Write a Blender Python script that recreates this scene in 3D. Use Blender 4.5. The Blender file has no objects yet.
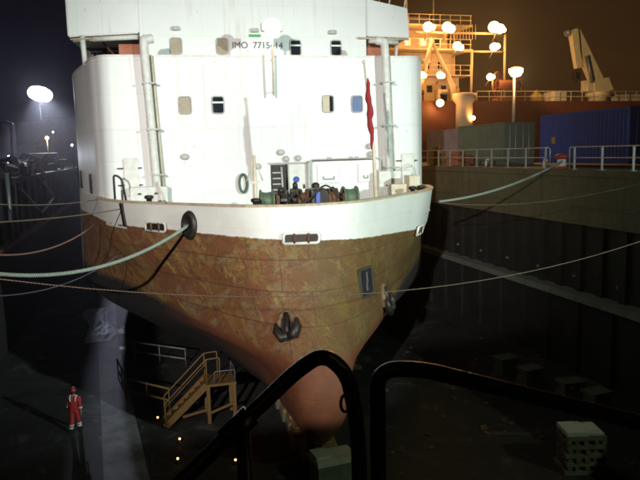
import bpy, bmesh, math, random
from mathutils import Vector, Matrix, Euler
random.seed(7)
SC = bpy.context.scene
HAZE = .00045
COL = SC.collection
R = math.radians
V = Vector

# ------------------------------------------------------------------ node materials
def newmat(name):
    m = bpy.data.materials.new(name); m.use_nodes = True
    nt = m.node_tree; nt.nodes.clear()
    out = nt.nodes.new('ShaderNodeOutputMaterial')
    b = nt.nodes.new('ShaderNodeBsdfPrincipled')
    nt.links.new(b.outputs[0], out.inputs['Surface'])
    return m, nt, b

def N(nt, typ, **kw):
    n = nt.nodes.new(typ)
    for k, v in kw.items():
        if k.startswith('i_'):
            key = k[2:]
            key = int(key) if key.isdigit() else key.replace('_', ' ')
            n.inputs[key].default_value = v
        else:
            setattr(n, k, v)
    return n

def L(nt, a, b): nt.links.new(a, b)

def ramp(nt, fac, stops, interp='LINEAR'):
    r = nt.nodes.new('ShaderNodeValToRGB'); cr = r.color_ramp; cr.interpolation = interp
    while len(cr.elements) < len(stops): cr.elements.new(0.5)
    for e, (p, c) in zip(cr.elements, stops):
        e.position = p
        e.color = (c, c, c, 1) if isinstance(c, (int, float)) else (*c, 1)
    L(nt, fac, r.inputs[0]); return r.outputs[0]

def mixc(nt, fac, a, b, mode='MIX'):
    n = nt.nodes.new('ShaderNodeMix'); n.data_type = 'RGBA'; n.blend_type = mode
    for s, v in ((n.inputs[0], fac), (n.inputs[6], a), (n.inputs[7], b)):
        if hasattr(v, 'is_output'): L(nt, v, s)
        elif isinstance(v, (int, float)): s.default_value = v
        else: s.default_value = (*v, 1)
    return n.outputs[2]

def coords(nt, kind='Object', scale=(1, 1, 1), rot=(0, 0, 0)):
    tc = nt.nodes.new('ShaderNodeTexCoord'); mp = nt.nodes.new('ShaderNodeMapping')
    mp.inputs['Scale'].default_value = scale; mp.inputs['Rotation'].default_value = rot
    L(nt, tc.outputs[kind], mp.inputs[0]); return mp.outputs[0]

def noise(nt, vec, scale, detail=5, rough=.6, dist=0.):
    n = N(nt, 'ShaderNodeTexNoise'); n.inputs['Scale'].default_value = scale
    n.inputs['Detail'].default_value = detail; n.inputs['Roughness'].default_value = rough
    n.inputs['Distortion'].default_value = dist
    L(nt, vec, n.inputs['Vector']); return n.outputs['Fac']

def bump(nt, b, h, strength=.3, dist=.02):
    n = nt.nodes.new('ShaderNodeBump'); n.inputs['Strength'].default_value = strength
    n.inputs['Distance'].default_value = dist
    L(nt, h, n.inputs['Height']); L(nt, n.outputs[0], b.inputs['Normal'])

def dcoords(nt, ang, scale):
    a = coords(nt, 'UV', (1, 1, 1), (0, 0, ang)); mp = nt.nodes.new('ShaderNodeMapping'); mp.inputs['Scale'].default_value = scale
    L(nt, a, mp.inputs[0]); return mp.outputs[0]

def paint(name, col, rough=.5, metal=0., dirt=None, dirt_amt=.35, scale=3., streak=True, bmp=.15):
    """painted / plain surface with grime patches and vertical streaks of its own colour"""
    m, nt, b = newmat(name)
    o = coords(nt, 'Object')
    n1 = noise(nt, o, scale, 6, .65)
    d = dirt or tuple(c * .45 for c in col)
    f = ramp(nt, n1, [(.42, 0.), (.75, dirt_amt)])
    c = mixc(nt, f, col, d)
    if streak:
        v = coords(nt, 'Object', (2.2, 2.2, .12))
        n2 = noise(nt, v, 2.5, 4, .6)
        c = mixc(nt, ramp(nt, n2, [(.55, 0.), (.8, dirt_amt * .8)]), c, d)
    L(nt, c, b.inputs['Base Color'])
    b.inputs['Metallic'].default_value = metal
    L(nt, ramp(nt, n1, [(.3, max(.05, rough - .1)), (.8, min(1, rough + .15))]), b.inputs['Roughness'])
    if bmp: bump(nt, b, noise(nt, o, 25, 3), bmp, .01)
    return m

def emit(name, col, strength):
    m, nt, b = newmat(name)
    b.inputs['Base Color'].default_value = (*col, 1)
    b.inputs['Emission Color'].default_value = (*col, 1)
    b.inputs['Emission Strength'].default_value = strength
    return m

M = {}
def ship_white():
    m, nt, b = newmat('ship_white_paint')
    o = coords(nt, 'Object')
    c = mixc(nt, ramp(nt, noise(nt, o, .35, 4), [(.35, 0.), (.7, .5)]), (.84, .84, .82), (.76, .76, .73))
    # rolled plates: slightly different tone per strake, seams between
    br = N(nt, 'ShaderNodeTexBrick'); br.offset = .35
    for k, v in (('Scale', 1.), ('Mortar Size', .012), ('Brick Width', 2.9), ('Row Height', 1.55), ('Mortar Smooth', .6)): br.inputs[k].default_value = v
    sx = N(nt, 'ShaderNodeSeparateXYZ'); cb = N(nt, 'ShaderNodeCombineXYZ')
    L(nt, o, sx.inputs[0]); ad = N(nt, 'ShaderNodeMath', operation='ADD')
    L(nt, sx.outputs[0], ad.inputs[0]); L(nt, sx.outputs[1], ad.inputs[1])
    L(nt, ad.outputs[0], cb.inputs[0]); L(nt, sx.outputs[2], cb.inputs[1])
    L(nt, cb.outputs[0], br.inputs['Vector'])
    br.inputs['Color1'].default_value = (1, 1, 1, 1); br.inputs['Color2'].default_value = (.96, .96, .955, 1); br.inputs['Mortar'].default_value = (.84, .83, .80, 1)
    c = mixc(nt, .8, c, br.outputs['Color'], 'MULTIPLY')
    v = coords(nt, 'Object', (1.6, 1.6, .09))
    st = noise(nt, v, 2.2, 5, .65)
    c = mixc(nt, ramp(nt, st, [(.56, 0.), (.8, .5)]), c, (.42, .27, .15))
    spots = noise(nt, o, 2.6, 8, .75)
    c = mixc(nt, ramp(nt, spots, [(.64, 0.), (.7, .6)]), c, (.4, .22, .1))
    L(nt, c, b.inputs['Base Color']); b.inputs['Roughness'].default_value = .45
    bump(nt, b, noise(nt, o, .9, 2), .25, .06)
    return m

def hull_mat():
    """white bulwark over rust-brown plating with ochre scrapes over red bottom paint"""
    m, nt, b = newmat('hull_plating')
    o = coords(nt, 'Object'); uv = coords(nt, 'UV')
    sx = N(nt, 'ShaderNodeSeparateXYZ'); L(nt, o, sx.inputs[0])
    x, z = sx.outputs[0], sx.outputs[2]
    # plates
    br = N(nt, 'ShaderNodeTexBrick'); br.offset = .45
    for k, v in (('Scale', 1.), ('Mortar Size', .02), ('Brick Width', 2.3), ('Row Height', 1.05), ('Mortar Smooth', .5)): br.inputs[k].default_value = v
    br.inputs['Color1'].default_value = (0, 0, 0, 1); br.inputs['Color2'].default_value = (1, 1, 1, 1); br.inputs['Mortar'].default_value = (.5, .5, .5, 1)
    L(nt, uv, br.inputs['Vector'])
    big = noise(nt, uv, .55, 5, .6, .6); mid = noise(nt, uv, 2.2, 7, .7, .4); fine = noise(nt, uv, 11, 6, .75)
    brown = mixc(nt, ramp(nt, mid, [(.35, 0.), (.65, 1.)]), (.21, .072, .019), (.115, .055, .017))
    brown = mixc(nt, ramp(nt, noise(nt, uv, .9, 9, .74, .4), [(.535, 0.), (.56, .8)]), brown, (.23, .15, .042))
    brown = mixc(nt, mixc(nt, .75, (0, 0, 0), br.outputs['Color'], 'MIX'), brown, (.19, .072, .03))
    diag = dcoords(nt, R(48), (.3, 1.15, 1))
    dn = noise(nt, diag, .75, 9, .72, .5)
    brown = mixc(nt, ramp(nt, dn, [(.54, 0.), (.61, .65)]), brown, (.27, .165, .035))
    diag2 = dcoords(nt, R(-20), (.3, 1.5, 1))
    d2 = noise(nt, diag2, 1.3, 6, .7, .3)
    brown = mixc(nt, ramp(nt, d2, [(.55, 0.), (.64, .7)]), brown, (.24, .175, .08))
    brown = mixc(nt, ramp(nt, fine, [(.5, 0.), (.68, .75)]), brown, (.045, .026, .015))
    pb = noise(nt, uv, .65, 8, .72, .4)
    brown = mixc(nt, ramp(nt, pb, [(.55, 0.), (.58, .75)]), brown, (.20, .125, .06))
    brown = mixc(nt, ramp(nt, pb, [(.36, .7), (.41, 0.)]), brown, (.075, .032, .016))
    fl = noise(nt, uv, 3.4, 11, .82, .3)
    brown = mixc(nt, ramp(nt, fl, [(.545, 0.), (.565, .7)]), brown, (.075, .036, .018))
    fl2 = noise(nt, dcoords(nt, R(50), (.7, 1.4, 1)), 1.7, 11, .8, .3)
    brown = mixc(nt, ramp(nt, fl2, [(.585, 0.), (.6, .75)]), brown, (.34, .22, .06))
    brown = mixc(nt, ramp(nt, br.outputs['Fac'], [(.2, 0.), (.8, .7)]), brown, (.035, .022, .014))
    # port bow mixed towards a darker green-ochre
    fx = N(nt, 'ShaderNodeMapRange'); fx.inputs['From Min'].default_value = -1.2; fx.inputs['From Max'].default_value = .4
    wob = N(nt, 'ShaderNodeMath', operation='MULTIPLY_ADD'); wob.inputs[1].default_value = 2.2
    L(nt, big, wob.inputs[0]); L(nt, x, wob.inputs[2]); 
    sb = N(nt, 'ShaderNodeMath', operation='SUBTRACT'); sb.inputs[1].default_value = 1.1; L(nt, wob.outputs[0], sb.inputs[0])
    L(nt, sb.outputs[0], fx.inputs['Value'])
    fxm = N(nt, 'ShaderNodeMath', operation='MULTIPLY'); fxm.inputs[1].default_value = .55; L(nt, fx.outputs[0], fxm.inputs[0])
    brown = mixc(nt, fxm.outputs[0], brown, mixc(nt, ramp(nt, mid, [(.4, 0.), (.6, 1.)]), (.062, .046, .009), (.11, .06, .011)))
    # bottom below the boot line: red paint forward, near black aft
    red = mixc(nt, ramp(nt, mid, [(.35, 0.), (.7, 1.)]), (.175, .052, .018), (.12, .036, .014))
    red = mixc(nt, ramp(nt, noise(nt, uv, 2.4, 11, .8), [(.55, 0.), (.6, .5)]), red, (.10, .04, .022))
    red = mixc(nt, ramp(nt, noise(nt, uv, 6, 7, .75), [(.6, 0.), (.75, .5)]), red, (.28, .15, .08))
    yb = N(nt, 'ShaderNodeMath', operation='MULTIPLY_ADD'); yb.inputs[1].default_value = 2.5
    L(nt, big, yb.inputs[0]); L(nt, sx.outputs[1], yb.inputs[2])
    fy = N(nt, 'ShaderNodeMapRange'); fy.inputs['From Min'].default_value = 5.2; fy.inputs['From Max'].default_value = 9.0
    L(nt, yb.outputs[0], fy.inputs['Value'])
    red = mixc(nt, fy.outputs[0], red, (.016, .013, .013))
    zl = N(nt, 'ShaderNodeMath', operation='MULTIPLY_ADD'); zl.inputs[1].default_value = .5
    yk = N(nt, 'ShaderNodeMath', operation='MULTIPLY', use_clamp=True); yk.inputs[1].default_value = .085
    L(nt, sx.outputs[1], yk.inputs[0]); zs = N(nt, 'ShaderNodeMath', operation='SUBTRACT'); L(nt, z, zs.inputs[0]); L(nt, yk.outputs[0], zs.inputs[1])
    L(nt, mid, zl.inputs[0]); L(nt, zs.outputs[0], zl.inputs[2])
    fr = N(nt, 'ShaderNodeMapRange'); fr.inputs['From Min'].default_value = 4.35; fr.inputs['From Max'].default_value = 4.65
    L(nt, zl.outputs[0], fr.inputs['Value'])
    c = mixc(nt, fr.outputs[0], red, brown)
    # white bulwark above the paint line, ragged and chipped
    q1 = N(nt, 'ShaderNodeMath', operation='MULTIPLY_ADD'); q1.inputs[1].default_value = .004; q1.inputs[2].default_value = .055
    L(nt, x, q1.inputs[0])
    wl = N(nt, 'ShaderNodeMath', operation='MULTIPLY_ADD')
    L(nt, x, wl.inputs[0]); L(nt, q1.outputs[0], wl.inputs[1]); L(nt, z, wl.inputs[2])
    rg = noise(nt, uv, 3, 9, .75); wz = N(nt, 'ShaderNodeMath', operation='MULTIPLY_ADD'); wz.inputs[1].default_value = .16
    L(nt, rg, wz.inputs[0]); L(nt, wl.outputs[0], wz.inputs[2])
    fw = N(nt, 'ShaderNodeMapRange'); fw.inputs['From Min'].default_value = 8.07; fw.inputs['From Max'].default_value = 8.10
    L(nt, wz.outputs[0], fw.inputs['Value'])
    white = mixc(nt, ramp(nt, noise(nt, uv, .8, 5), [(.4, 0.), (.7, .5)]), (.76, .75, .70), (.64, .61, .54))
    vs = coords(nt, 'UV', (3, .25, 1)); 
    white = mixc(nt, ramp(nt, noise(nt, vs, 2, 6, .7), [(.62, 0.), (.8, .5)]), white, (.35, .2, .1))
    white = mixc(nt, ramp(nt, noise(nt, uv, 5, 8, .8), [(.7, 0.), (.76, .7)]), white, (.28, .14, .06))
    c = mixc(nt, fw.outputs[0], c, white)
    L(nt, c, b.inputs['Base Color'])
    rr = mixc(nt, fw.outputs[0], (.72, .72, .72), (.45, .45, .45)); L(nt, rr, b.inputs['Roughness'])
    h = N(nt, 'ShaderNodeMath', operation='MULTIPLY_ADD'); h.inputs[1].default_value = -.5
    L(nt, br.outputs['Fac'], h.inputs[0]); L(nt, mid, h.inputs[2])
    bump(nt, b, h.outputs[0], .45, .03)
    return m

def concrete(name, a, bcol, wet=0., scale=.6, rough=.85):
    m, nt, b = newmat(name)
    o = coords(nt, 'Object')
    n1 = noise(nt, o, scale, 8, .7); n2 = noise(nt, o, scale * 6, 6, .7)
    c = mixc(nt, ramp(nt, n1, [(.35, 0.), (.65, 1.)]), a, bcol)
    c = mixc(nt, ramp(nt, n2, [(.5, 0.), (.75, .5)]), c, tuple(v * .4 for v in a))
    if wet: c = mixc(nt, ramp(nt, noise(nt, o, .45, 9, .78, 1.), [(.55, 0.), (.63, .8)]), c, tuple(v * 3.4 for v in bcol))
    v = coords(nt, 'Object', (1.2, 1.2, .15)); n3 = noise(nt, v, 1.6, 5, .6)
    c = mixc(nt, ramp(nt, n3, [(.52, 0.), (.75, .6)]), c, tuple(v * .35 for v in bcol))
    L(nt, c, b.inputs['Base Color'])
    if wet:
        L(nt, ramp(nt, n1, [(.3, .5), (.42, rough)]), b.inputs['Roughness'])
    else: b.inputs['Roughness'].default_value = rough
    bump(nt, b, n2, .4, .03)
    return m

def rope_mat(name, col):
    m, nt, b = newmat(name)
    uv = coords(nt, 'UV', (1, 1, 1))
    w = N(nt, 'ShaderNodeTexWave'); w.inputs['Scale'].default_value = 1.5; w.bands_direction = 'DIAGONAL'
    L(nt, uv, w.inputs['Vector'])
    c = mixc(nt, w.outputs['Fac'], tuple(v * .45 for v in col), col)
    c = mixc(nt, ramp(nt, noise(nt, coords(nt), 3, 5), [(.45, 0.), (.7, .5)]), c, tuple(v * .5 for v in col))
    L(nt, c, b.inputs['Base Color']); b.inputs['Roughness'].default_value = .85
    bump(nt, b, w.outputs['Fac'], .8, .02)
    return m

def corrugated(name, col):
    m = paint(name, col, .5, 0., (.12, .06, .03), .35, 1.4)
    return m

M['white'] = ship_white(); M['hull'] = hull_mat()
M['fitwhite'] = paint('white_fitting_paint', (.74, .73, .68), .45, 0, (.35, .22, .12), .35, 4)
M['cream'] = paint('cream_pipe_paint', (.66, .58, .43), .5, 0, (.35, .2, .1), .4, 3)
M['rimpaint'] = paint('worn_rail_cap', (.52, .42, .28), .6, 0, (.2, .1, .05), .6, 4)
M['deck'] = paint('green_deck_paint', (.10, .13, .10), .7, 0, (.12, .06, .03), .7, 2, False)
M['redbrown'] = paint('red_oxide_paint', (.45, .14, .07), .6, 0, (.2, .06, .03), .5, 2)
M['black'] = paint('black_iron', (.025, .024, .022), .45, .4, (.07, .035, .018), .6, 5)
M['rail'] = paint('dark_handrail_paint', (.022, .013, .009), .28, .3, (.075, .032, .016), .75, 9, False, .35)
M['rust'] = paint('rusted_steel', (.15, .07, .035), .8, .2, (.05, .025, .015), .7, 5)
M['glassdark'] = paint('dark_window_glass', (.015, .02, .028), .08, 0, (.03, .035, .04), .3, 1, False, 0)
M['glassblind'] = paint('window_with_blind', (.38, .31, .21), .4, 0, (.25, .19, .12), .6, 3, False, 0)
M['glassblue'] = paint('window_blue_curtain', (.05, .09, .26), .35, 0, (.03, .05, .15), .6, 3, False, 0)
M['blind'] = paint('roller_blind', (.62, .54, .36), .6, 0, None, .2, 3, False, 0)
M['frame'] = paint('window_frame_grey', (.5, .5, .47), .5, 0, (.25, .16, .1), .5, 5)
M['greenpaint'] = paint('machinery_green', (.085, .15, .09), .55, 0, (.1, .06, .03), .6, 6)
M['text'] = paint('black_lettering', (.03, .03, .035), .6, 0, (.06, .06, .06), .4, 6, False, 0)
M['greenmark'] = paint('green_lettering', (.08, .4, .1), .6, 0, None, .3, 6, False, 0)
M['bluesign'] = paint('blue_notice', (.07, .12, .45), .5, 0, None, .2, 5, False, 0)
M['flag'] = paint('red_flag_cloth', (.30, .018, .02), .85, 0, (.12, .01, .012), .5, 5, False)
M['rope_green'] = rope_mat('green_mooring_rope', (.36, .43, .36))
M['rope_tan'] = rope_mat('tan_mooring_rope', (.27, .20, .13))
M['rope_red'] = rope_mat('faded_red_rope', (.36, .18, .13))
M['rope_blue'] = rope_mat('blue_grey_rope', (.16, .17, .22))
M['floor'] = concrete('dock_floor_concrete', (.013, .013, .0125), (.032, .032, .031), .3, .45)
M['light_band'] = concrete('painted_light_band', (.13, .125, .135), (.30, .29, .31), 0, .8)
M['quay'] = concrete('quay_concrete', (.11, .11, .10), (.16, .155, .13), 0, .5)
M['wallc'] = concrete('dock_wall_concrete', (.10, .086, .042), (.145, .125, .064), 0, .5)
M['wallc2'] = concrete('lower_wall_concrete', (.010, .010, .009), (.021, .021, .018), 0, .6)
M['ledge'] = concrete('pale_ledge_concrete', (.15, .165, .14), (.21, .225, .19), 0, .8)
M['galv'] = paint('galvanised_rail', (.55, .57, .54), .4, .5, (.25, .2, .14), .4, 8)
M['blue_box'] = corrugated('blue_container_paint', (.014, .06, .36))
M['green_box'] = corrugated('green_container_paint', (.10, .16, .125))
M['grey_box'] = corrugated('grey_violet_container_paint', (.25, .21, .25))
M['bolred'] = paint('bollard_red', (.42, .05, .03), .5, 0, (.12, .04, .02), .5, 6)
M['bolwhite'] = paint('bollard_white', (.75, .74, .7), .5, 0, (.3, .2, .1), .4, 6)
M['timber'] = paint('ochre_timber', (.19, .11, .03), .75, 0, (.14, .08, .03), .6, 5)
M['keeltimber'] = paint('keel_block_timber', (.36, .22, .08), .8, 0, (.12, .07, .03), .6, 5)
M['timberdk'] = paint('wet_timber', (.19, .12, .055), .8, 0, (.04, .025, .015), .7, 5)
M['blockc'] = concrete('keel_block_concrete', (.12, .125, .085), (.18, .185, .13), 0, 1.2)
M['paleblock'] = concrete('pale_block', (.5, .5, .4), (.55, .53, .45), 0, 1.5)
M['nbred'] = paint('neighbour_hull_red', (.13, .033, .015), .6, 0, (.14, .05, .025), .5, .6)
M['nbpale'] = paint('neighbour_house_cream', (.60, .50, .36), .55, 0, (.3, .2, .1), .4, .8)
M['craneyel'] = paint('cream_crane_paint', (.62, .52, .30), .5, 0, (.25, .16, .08), .4, 1.5)
M['reelred'] = paint('reel_rust_red', (.33, .12, .07), .6, 0, (.1, .04, .02), .5, 2)
M['steel'] = paint('grey_lamp_steel', (.22, .23, .23), .5, .5, (.1, .07, .05), .5, 3)
M['bluetank'] = paint('blue_tank_paint', (.10, .12, .32), .5, 0, (.05, .05, .12), .5, .7)
M['brick'] = paint('dull_red_wall', (.28, .12, .09), .8, 0, (.14, .07, .05), .6, .7)
M['palewall'] = paint('light_blocker_pale', (.42, .38, .34), .8, 0, (.2, .17, .14), .5, .7)
M['tarp'] = paint('pale_wet_tarpaulin', (.62, .64, .68), .75, 0, (.3, .31, .33), .5, 3, False, .3)
M['coverall'] = paint('red_coverall_cloth', (.56, .035, .035), .85, 0, (.3, .02, .02), .4, 6, False)
M['skin'] = paint('skin', (.45, .27, .2), .55, 0, (.38, .2, .15), .3, 8, False)
M['helmet'] = paint('red_helmet', (.45, .03, .03), .35, 0, None, .2, 6, False, 0)
M['hivis'] = paint('reflective_tape', (.85, .85, .85), .3, 0, (.6, .6, .6), .2, 8, False, 0)
M['boot'] = paint('black_boot', (.02, .018, .016), .6, 0, None, .2, 8, False)
M['hair'] = paint('dark_hair', (.02, .014, .01), .7, 0, None, .2, 8, False)
M['scrap'] = paint('mixed_scrap', (.24, .21, .22), .7, .1, (.07, .05, .04), .8, .9)
M['yellowbin'] = paint('yellow_paint', (.55, .36, .06), .5, 0, None, .3, 3)
M['sodium'] = emit('sodium_lamp_glow', (1., .56, .18), 62)
M['coolwhite'] = emit('cool_lamp_glow', (.70, .74, 1.), 60)
M['warmwhite'] = emit('warm_white_lamp_glow', (1., .93, .82), 60)
M['mastlamp'] = emit('mast_lamp_glow', (1., .95, .87), 9)
M['amber'] = emit('amber_lamp_glow', (1., .5, .15), 6)
M['litwin'] = emit('lit_window', (1., .72, .35), 1.6)

# ------------------------------------------------------------------ mesh helpers
def BM(): return bmesh.new()

def obj(name, bm, mats, parent=None, smooth=False, loc=None, rot=None):
    bmesh.ops.recalc_face_normals(bm, faces=bm.faces)
    me = bpy.data.meshes.new(name); bm.to_mesh(me); bm.free()
    for m in (mats if isinstance(mats, (list, tuple)) else [mats]): me.materials.append(m)
    if smooth:
        for p in me.polygons: p.use_smooth = True
        try: me.set_sharp_from_angle(angle=R(40))
        except Exception: pass
    o = bpy.data.objects.new(name, me); COL.objects.link(o)
    if parent: o.parent = parent
    if loc: o.location = loc
    if rot: o.rotation_euler = rot
    return o

def tag(o, label, cat, group=None):
    o['label'] = label; o['category'] = cat
    if group: o['group'] = group
    return o

def thing(name, label, cat, loc=(0, 0, 0), rot=(0, 0, 0), group=None):
    o = bpy.data.objects.new(name, None); COL.objects.link(o)
    o.location = loc; o.rotation_euler = rot if not isinstance(rot, (int, float)) else (0, 0, rot)
    o.empty_display_size = .2
    return tag(o, label, cat, group)

def struct(o): o['kind'] = 'structure'; return o

def dup(root, loc, rot=None, label=None):
    r = root.copy(); COL.objects.link(r); r.location = loc
    if rot is not None: r.rotation_euler = (0, 0, rot)
    if label: r['label'] = label
    for ch in list(root.children):
        c = ch.copy(); COL.objects.link(c); c.parent = r
        for g in ch.children:
            d = g.copy(); COL.objects.link(d); d.parent = c
    return r

def box(bm, x0, x1, y0, y1, z0, z1, mi=0, bev=0., mat=None):
    t = bmesh.new()
    r = bmesh.ops.create_cube(t, size=1)
    bmesh.ops.scale(t, vec=(x1 - x0, y1 - y0, z1 - z0), verts=t.verts)
    bmesh.ops.translate(t, vec=((x0 + x1) / 2, (y0 + y1) / 2, (z0 + z1) / 2), verts=t.verts)
    if bev: bmesh.ops.bevel(t, geom=list(t.edges), offset=bev, segments=2, affect='EDGES', profile=.6)
    if mat is not None: bmesh.ops.transform(t, matrix=mat, verts=t.verts)
    join(bm, t, mi)

def join(bm, t, mi=0):
    mp = {}
    for v in t.verts: mp[v] = bm.verts.new(v.co)
    for f in t.faces:
        try:
            nf = bm.faces.new([mp[v] for v in f.verts]); nf.material_index = mi; nf.smooth = f.smooth
        except ValueError: pass
    t.free()

def frame_dir(d):
    d = d.normalized(); up = V((0, 0, 1)) if abs(d.z) < .95 else V((0, 1, 0))
    a = d.cross(up).normalized(); return a, d.cross(a).normalized()

def tube(bm, pts, r, n=10, mi=0, cap=True, uv=False):
    pts = [V(p) for p in pts]; rs = r if isinstance(r, (list, tuple)) else [r] * len(pts)
    rings = []; a = None
    for i, p in enumerate(pts):
        d = (pts[min(i + 1, len(pts) - 1)] - pts[max(i - 1, 0)]).normalized()
        if a is None: a, b_ = frame_dir(d)
        else:
            a = (a - d * a.dot(d)).normalized(); b_ = d.cross(a).normalized()
        rings.append([bm.verts.new(p + (a * math.cos(2 * math.pi * k / n) + b_ * math.sin(2 * math.pi * k / n)) * rs[i]) for k in range(n)])
    lay = bm.loops.layers.uv.verify() if uv else None
    ln = 0.
    for i in range(len(rings) - 1):
        l2 = ln + (pts[i + 1] - pts[i]).length
        for k in range(n):
            f = bm.faces.new((rings[i][k], rings[i][(k + 1) % n], rings[i + 1][(k + 1) % n], rings[i + 1][k]))
            f.material_index = mi; f.smooth = True
            if uv:
                for lp, q in zip(f.loops, ((ln * 6, k / n), (ln * 6, (k + 1) / n), (l2 * 6, (k + 1) / n), (l2 * 6, k / n))): lp[lay].uv = q
        ln = l2
    if cap:
        for rg in (rings[0], rings[-1]):
            f = bm.faces.new(rg); f.material_index = mi

def lathe(bm, prof, n=20, mat=None, mi=0):
    rings = []
    for (r, z) in prof:
        rings.append([V((r * math.cos(2 * math.pi * k / n), r * math.sin(2 * math.pi * k / n), z)) for k in range(n)])
    M_ = mat or Matrix.Identity(4)
    rv = [[bm.verts.new(M_ @ p) for p in rg] for rg in rings]
    for i in range(len(rv) - 1):
        for k in range(n):
            f = bm.faces.new((rv[i][k], rv[i][(k + 1) % n], rv[i + 1][(k + 1) % n], rv[i + 1][k])); f.smooth = True; f.material_index = mi
    bm.faces.new(rv[0]).material_index = mi; bm.faces.new(rv[-1]).material_index = mi

def prism(bm, poly, z0, z1, mi=0):
    a = [bm.verts.new((x, y, z0)) for x, y in poly]; b = [bm.verts.new((x, y, z1)) for x, y in poly]
    n = len(poly)
    for i in range(n):
        bm.faces.new((a[i], a[(i + 1) % n], b[(i + 1) % n], b[i])).material_index = mi
    bm.faces.new(a).material_index = mi; bm.faces.new(b).material_index = mi

def aim(loc, to):  # matrix with local +Z toward 'to'
    d = (V(to) - V(loc)).normalized()
    return Matrix.Translation(V(loc)) @ d.to_track_quat('Z', 'Y').to_matrix().to_4x4()

def smoothpath(P, n=8):
    P = [V(p) for p in P]; out = []
    for i in range(len(P) - 1):
        p0, p1, p2, p3 = P[max(i - 1, 0)], P[i], P[i + 1], P[min(i + 2, len(P) - 1)]
        for k in range(n):
            t = k / n
            out.append(.5 * ((2 * p1) + (p2 - p0) * t + (2 * p0 - 5 * p1 + 4 * p2 - p3) * t * t + (3 * p1 - p0 - 3 * p2 + p3) * t ** 3))
    out.append(P[-1]); return out

def fillet(P, r, n=6):
    """polyline with rounded corners"""
    P = [V(p) for p in P]; out = [P[0]]
    for i in range(1, len(P) - 1):
        a, b, c = P[i - 1], P[i], P[i + 1]
        d1 = (a - b); d2 = (c - b); t = min(r, d1.length * .48, d2.length * .48)
        s, e = b + d1.normalized() * t, b + d2.normalized() * t
        for k in range(n + 1):
            u = k / n; out.append(s * (1 - u) ** 2 + b * 2 * u * (1 - u) + e * u * u)
    out.append(P[-1]); return out

def light(name, kind, loc, energy, col, parent=None, target=None, size=None, spot=None, blend=.4, radius=.2):
    l = bpy.data.lights.new(name, kind); l.energy = energy; l.color = col
    if kind in ('POINT', 'SPOT'): l.shadow_soft_size = radius
    if kind == 'SPOT': l.spot_size = spot; l.spot_blend = blend
    o = bpy.data.objects.new(name, l); COL.objects.link(o); o.location = loc
    if target is not None:
        o.rotation_euler = (V(target) - V(loc)).to_track_quat('-Z', 'Y').to_euler()
    if parent: o.parent = parent
    return o

# ------------------------------------------------------------------ camera
CAM = V((0, 0, 11.0))
yaw, pitch, roll = R(15.2096), R(7.5137), .025
cd = bpy.data.cameras.new('camera'); co = bpy.data.objects.new('camera', cd); COL.objects.link(co)
cd.sensor_width = 36; cd.lens = 656. / 640 * 36; cd.clip_start = .05; cd.clip_end = 3000
fh = V((math.sin(yaw), math.cos(yaw), 0)); rt = V((math.cos(yaw), -math.sin(yaw), 0)); up = V((0, 0, 1))
fw = fh * math.cos(pitch) - up * math.sin(pitch); uc = fh * math.sin(pitch) + up * math.cos(pitch)
cR = rt * math.cos(roll) - uc * -math.sin(roll) * -1 if False else rt * math.cos(roll) - uc * math.sin(roll)
cU = rt * math.sin(roll) + uc * math.cos(roll)
mw = Matrix((( cR.x, cU.x, -fw.x, CAM.x), (cR.y, cU.y, -fw.y, CAM.y), (cR.z, cU.z, -fw.z, CAM.z), (0, 0, 0, 1)))
co.matrix_world = mw
cd.dof.use_dof = False
SC.camera = co

# ------------------------------------------------------------------ world: night sky with harbour light pollution
w = bpy.data.worlds.new('World'); SC.world = w; w.use_nodes = True
nt = w.node_tree; nt.nodes.clear()
wo = nt.nodes.new('ShaderNodeOutputWorld'); bg = nt.nodes.new('ShaderNodeBackground')
sky = nt.nodes.new('ShaderNodeTexSky'); sky.sky_type = 'NISHITA'; sky.sun_disc = False
sky.sun_elevation = R(-4); sky.sun_rotation = R(200)
geo = nt.nodes.new('ShaderNodeTexCoord')
def dirglow(d, p0, p1):
    dp = N(nt, 'ShaderNodeVectorMath', operation='DOT_PRODUCT'); dp.inputs[1].default_value = V(d).normalized()
    L(nt, geo.outputs['Generated'], dp.inputs[0])
    mr = N(nt, 'ShaderNodeMapRange', interpolation_type='SMOOTHERSTEP'); mr.inputs['From Min'].default_value = p0; mr.inputs['From Max'].default_value = p1
    L(nt, dp.outputs['Value'], mr.inputs['Value']); return mr.outputs[0]
g1 = dirglow((.62, .78, .16), .70, 1.0)
cl = N(nt, 'ShaderNodeTexNoise'); cl.inputs['Scale'].default_value = 4; cl.inputs['Detail'].default_value = 5
mp = N(nt, 'ShaderNodeMapping'); mp.inputs['Scale'].default_value = (1, 1, 3); L(nt, geo.outputs['Generated'], mp.inputs[0]); L(nt, mp.outputs[0], cl.inputs['Vector'])
cm = N(nt, 'ShaderNodeMath', operation='MULTIPLY'); L(nt, g1, cm.inputs[0])
cr_ = N(nt, 'ShaderNodeMapRange'); cr_.inputs['From Min'].default_value = .25; cr_.inputs['From Max'].default_value = .75; cr_.inputs['To Min'].default_value = .65; cr_.inputs['To Max'].default_value = 1.25
L(nt, cl.outputs['Fac'], cr_.inputs['Value']); L(nt, cr_.outputs[0], cm.inputs[1])
c = mixc(nt, cm.outputs[0], (.0022, .0018, .003), (.034, .015, .0045))
g2 = dirglow((-.16, .97, .05), .97, 1.0)
g2m = N(nt, 'ShaderNodeMath', operation='MULTIPLY'); g2m.inputs[1].default_value = .6; L(nt, g2, g2m.inputs[0])
c = mixc(nt, g2m.outputs[0], c, (.003, .003, .010))
sk = N(nt, 'ShaderNodeMix'); sk.data_type = 'RGBA'; sk.blend_type = 'ADD'; sk.inputs[0].default_value = .002
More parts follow.
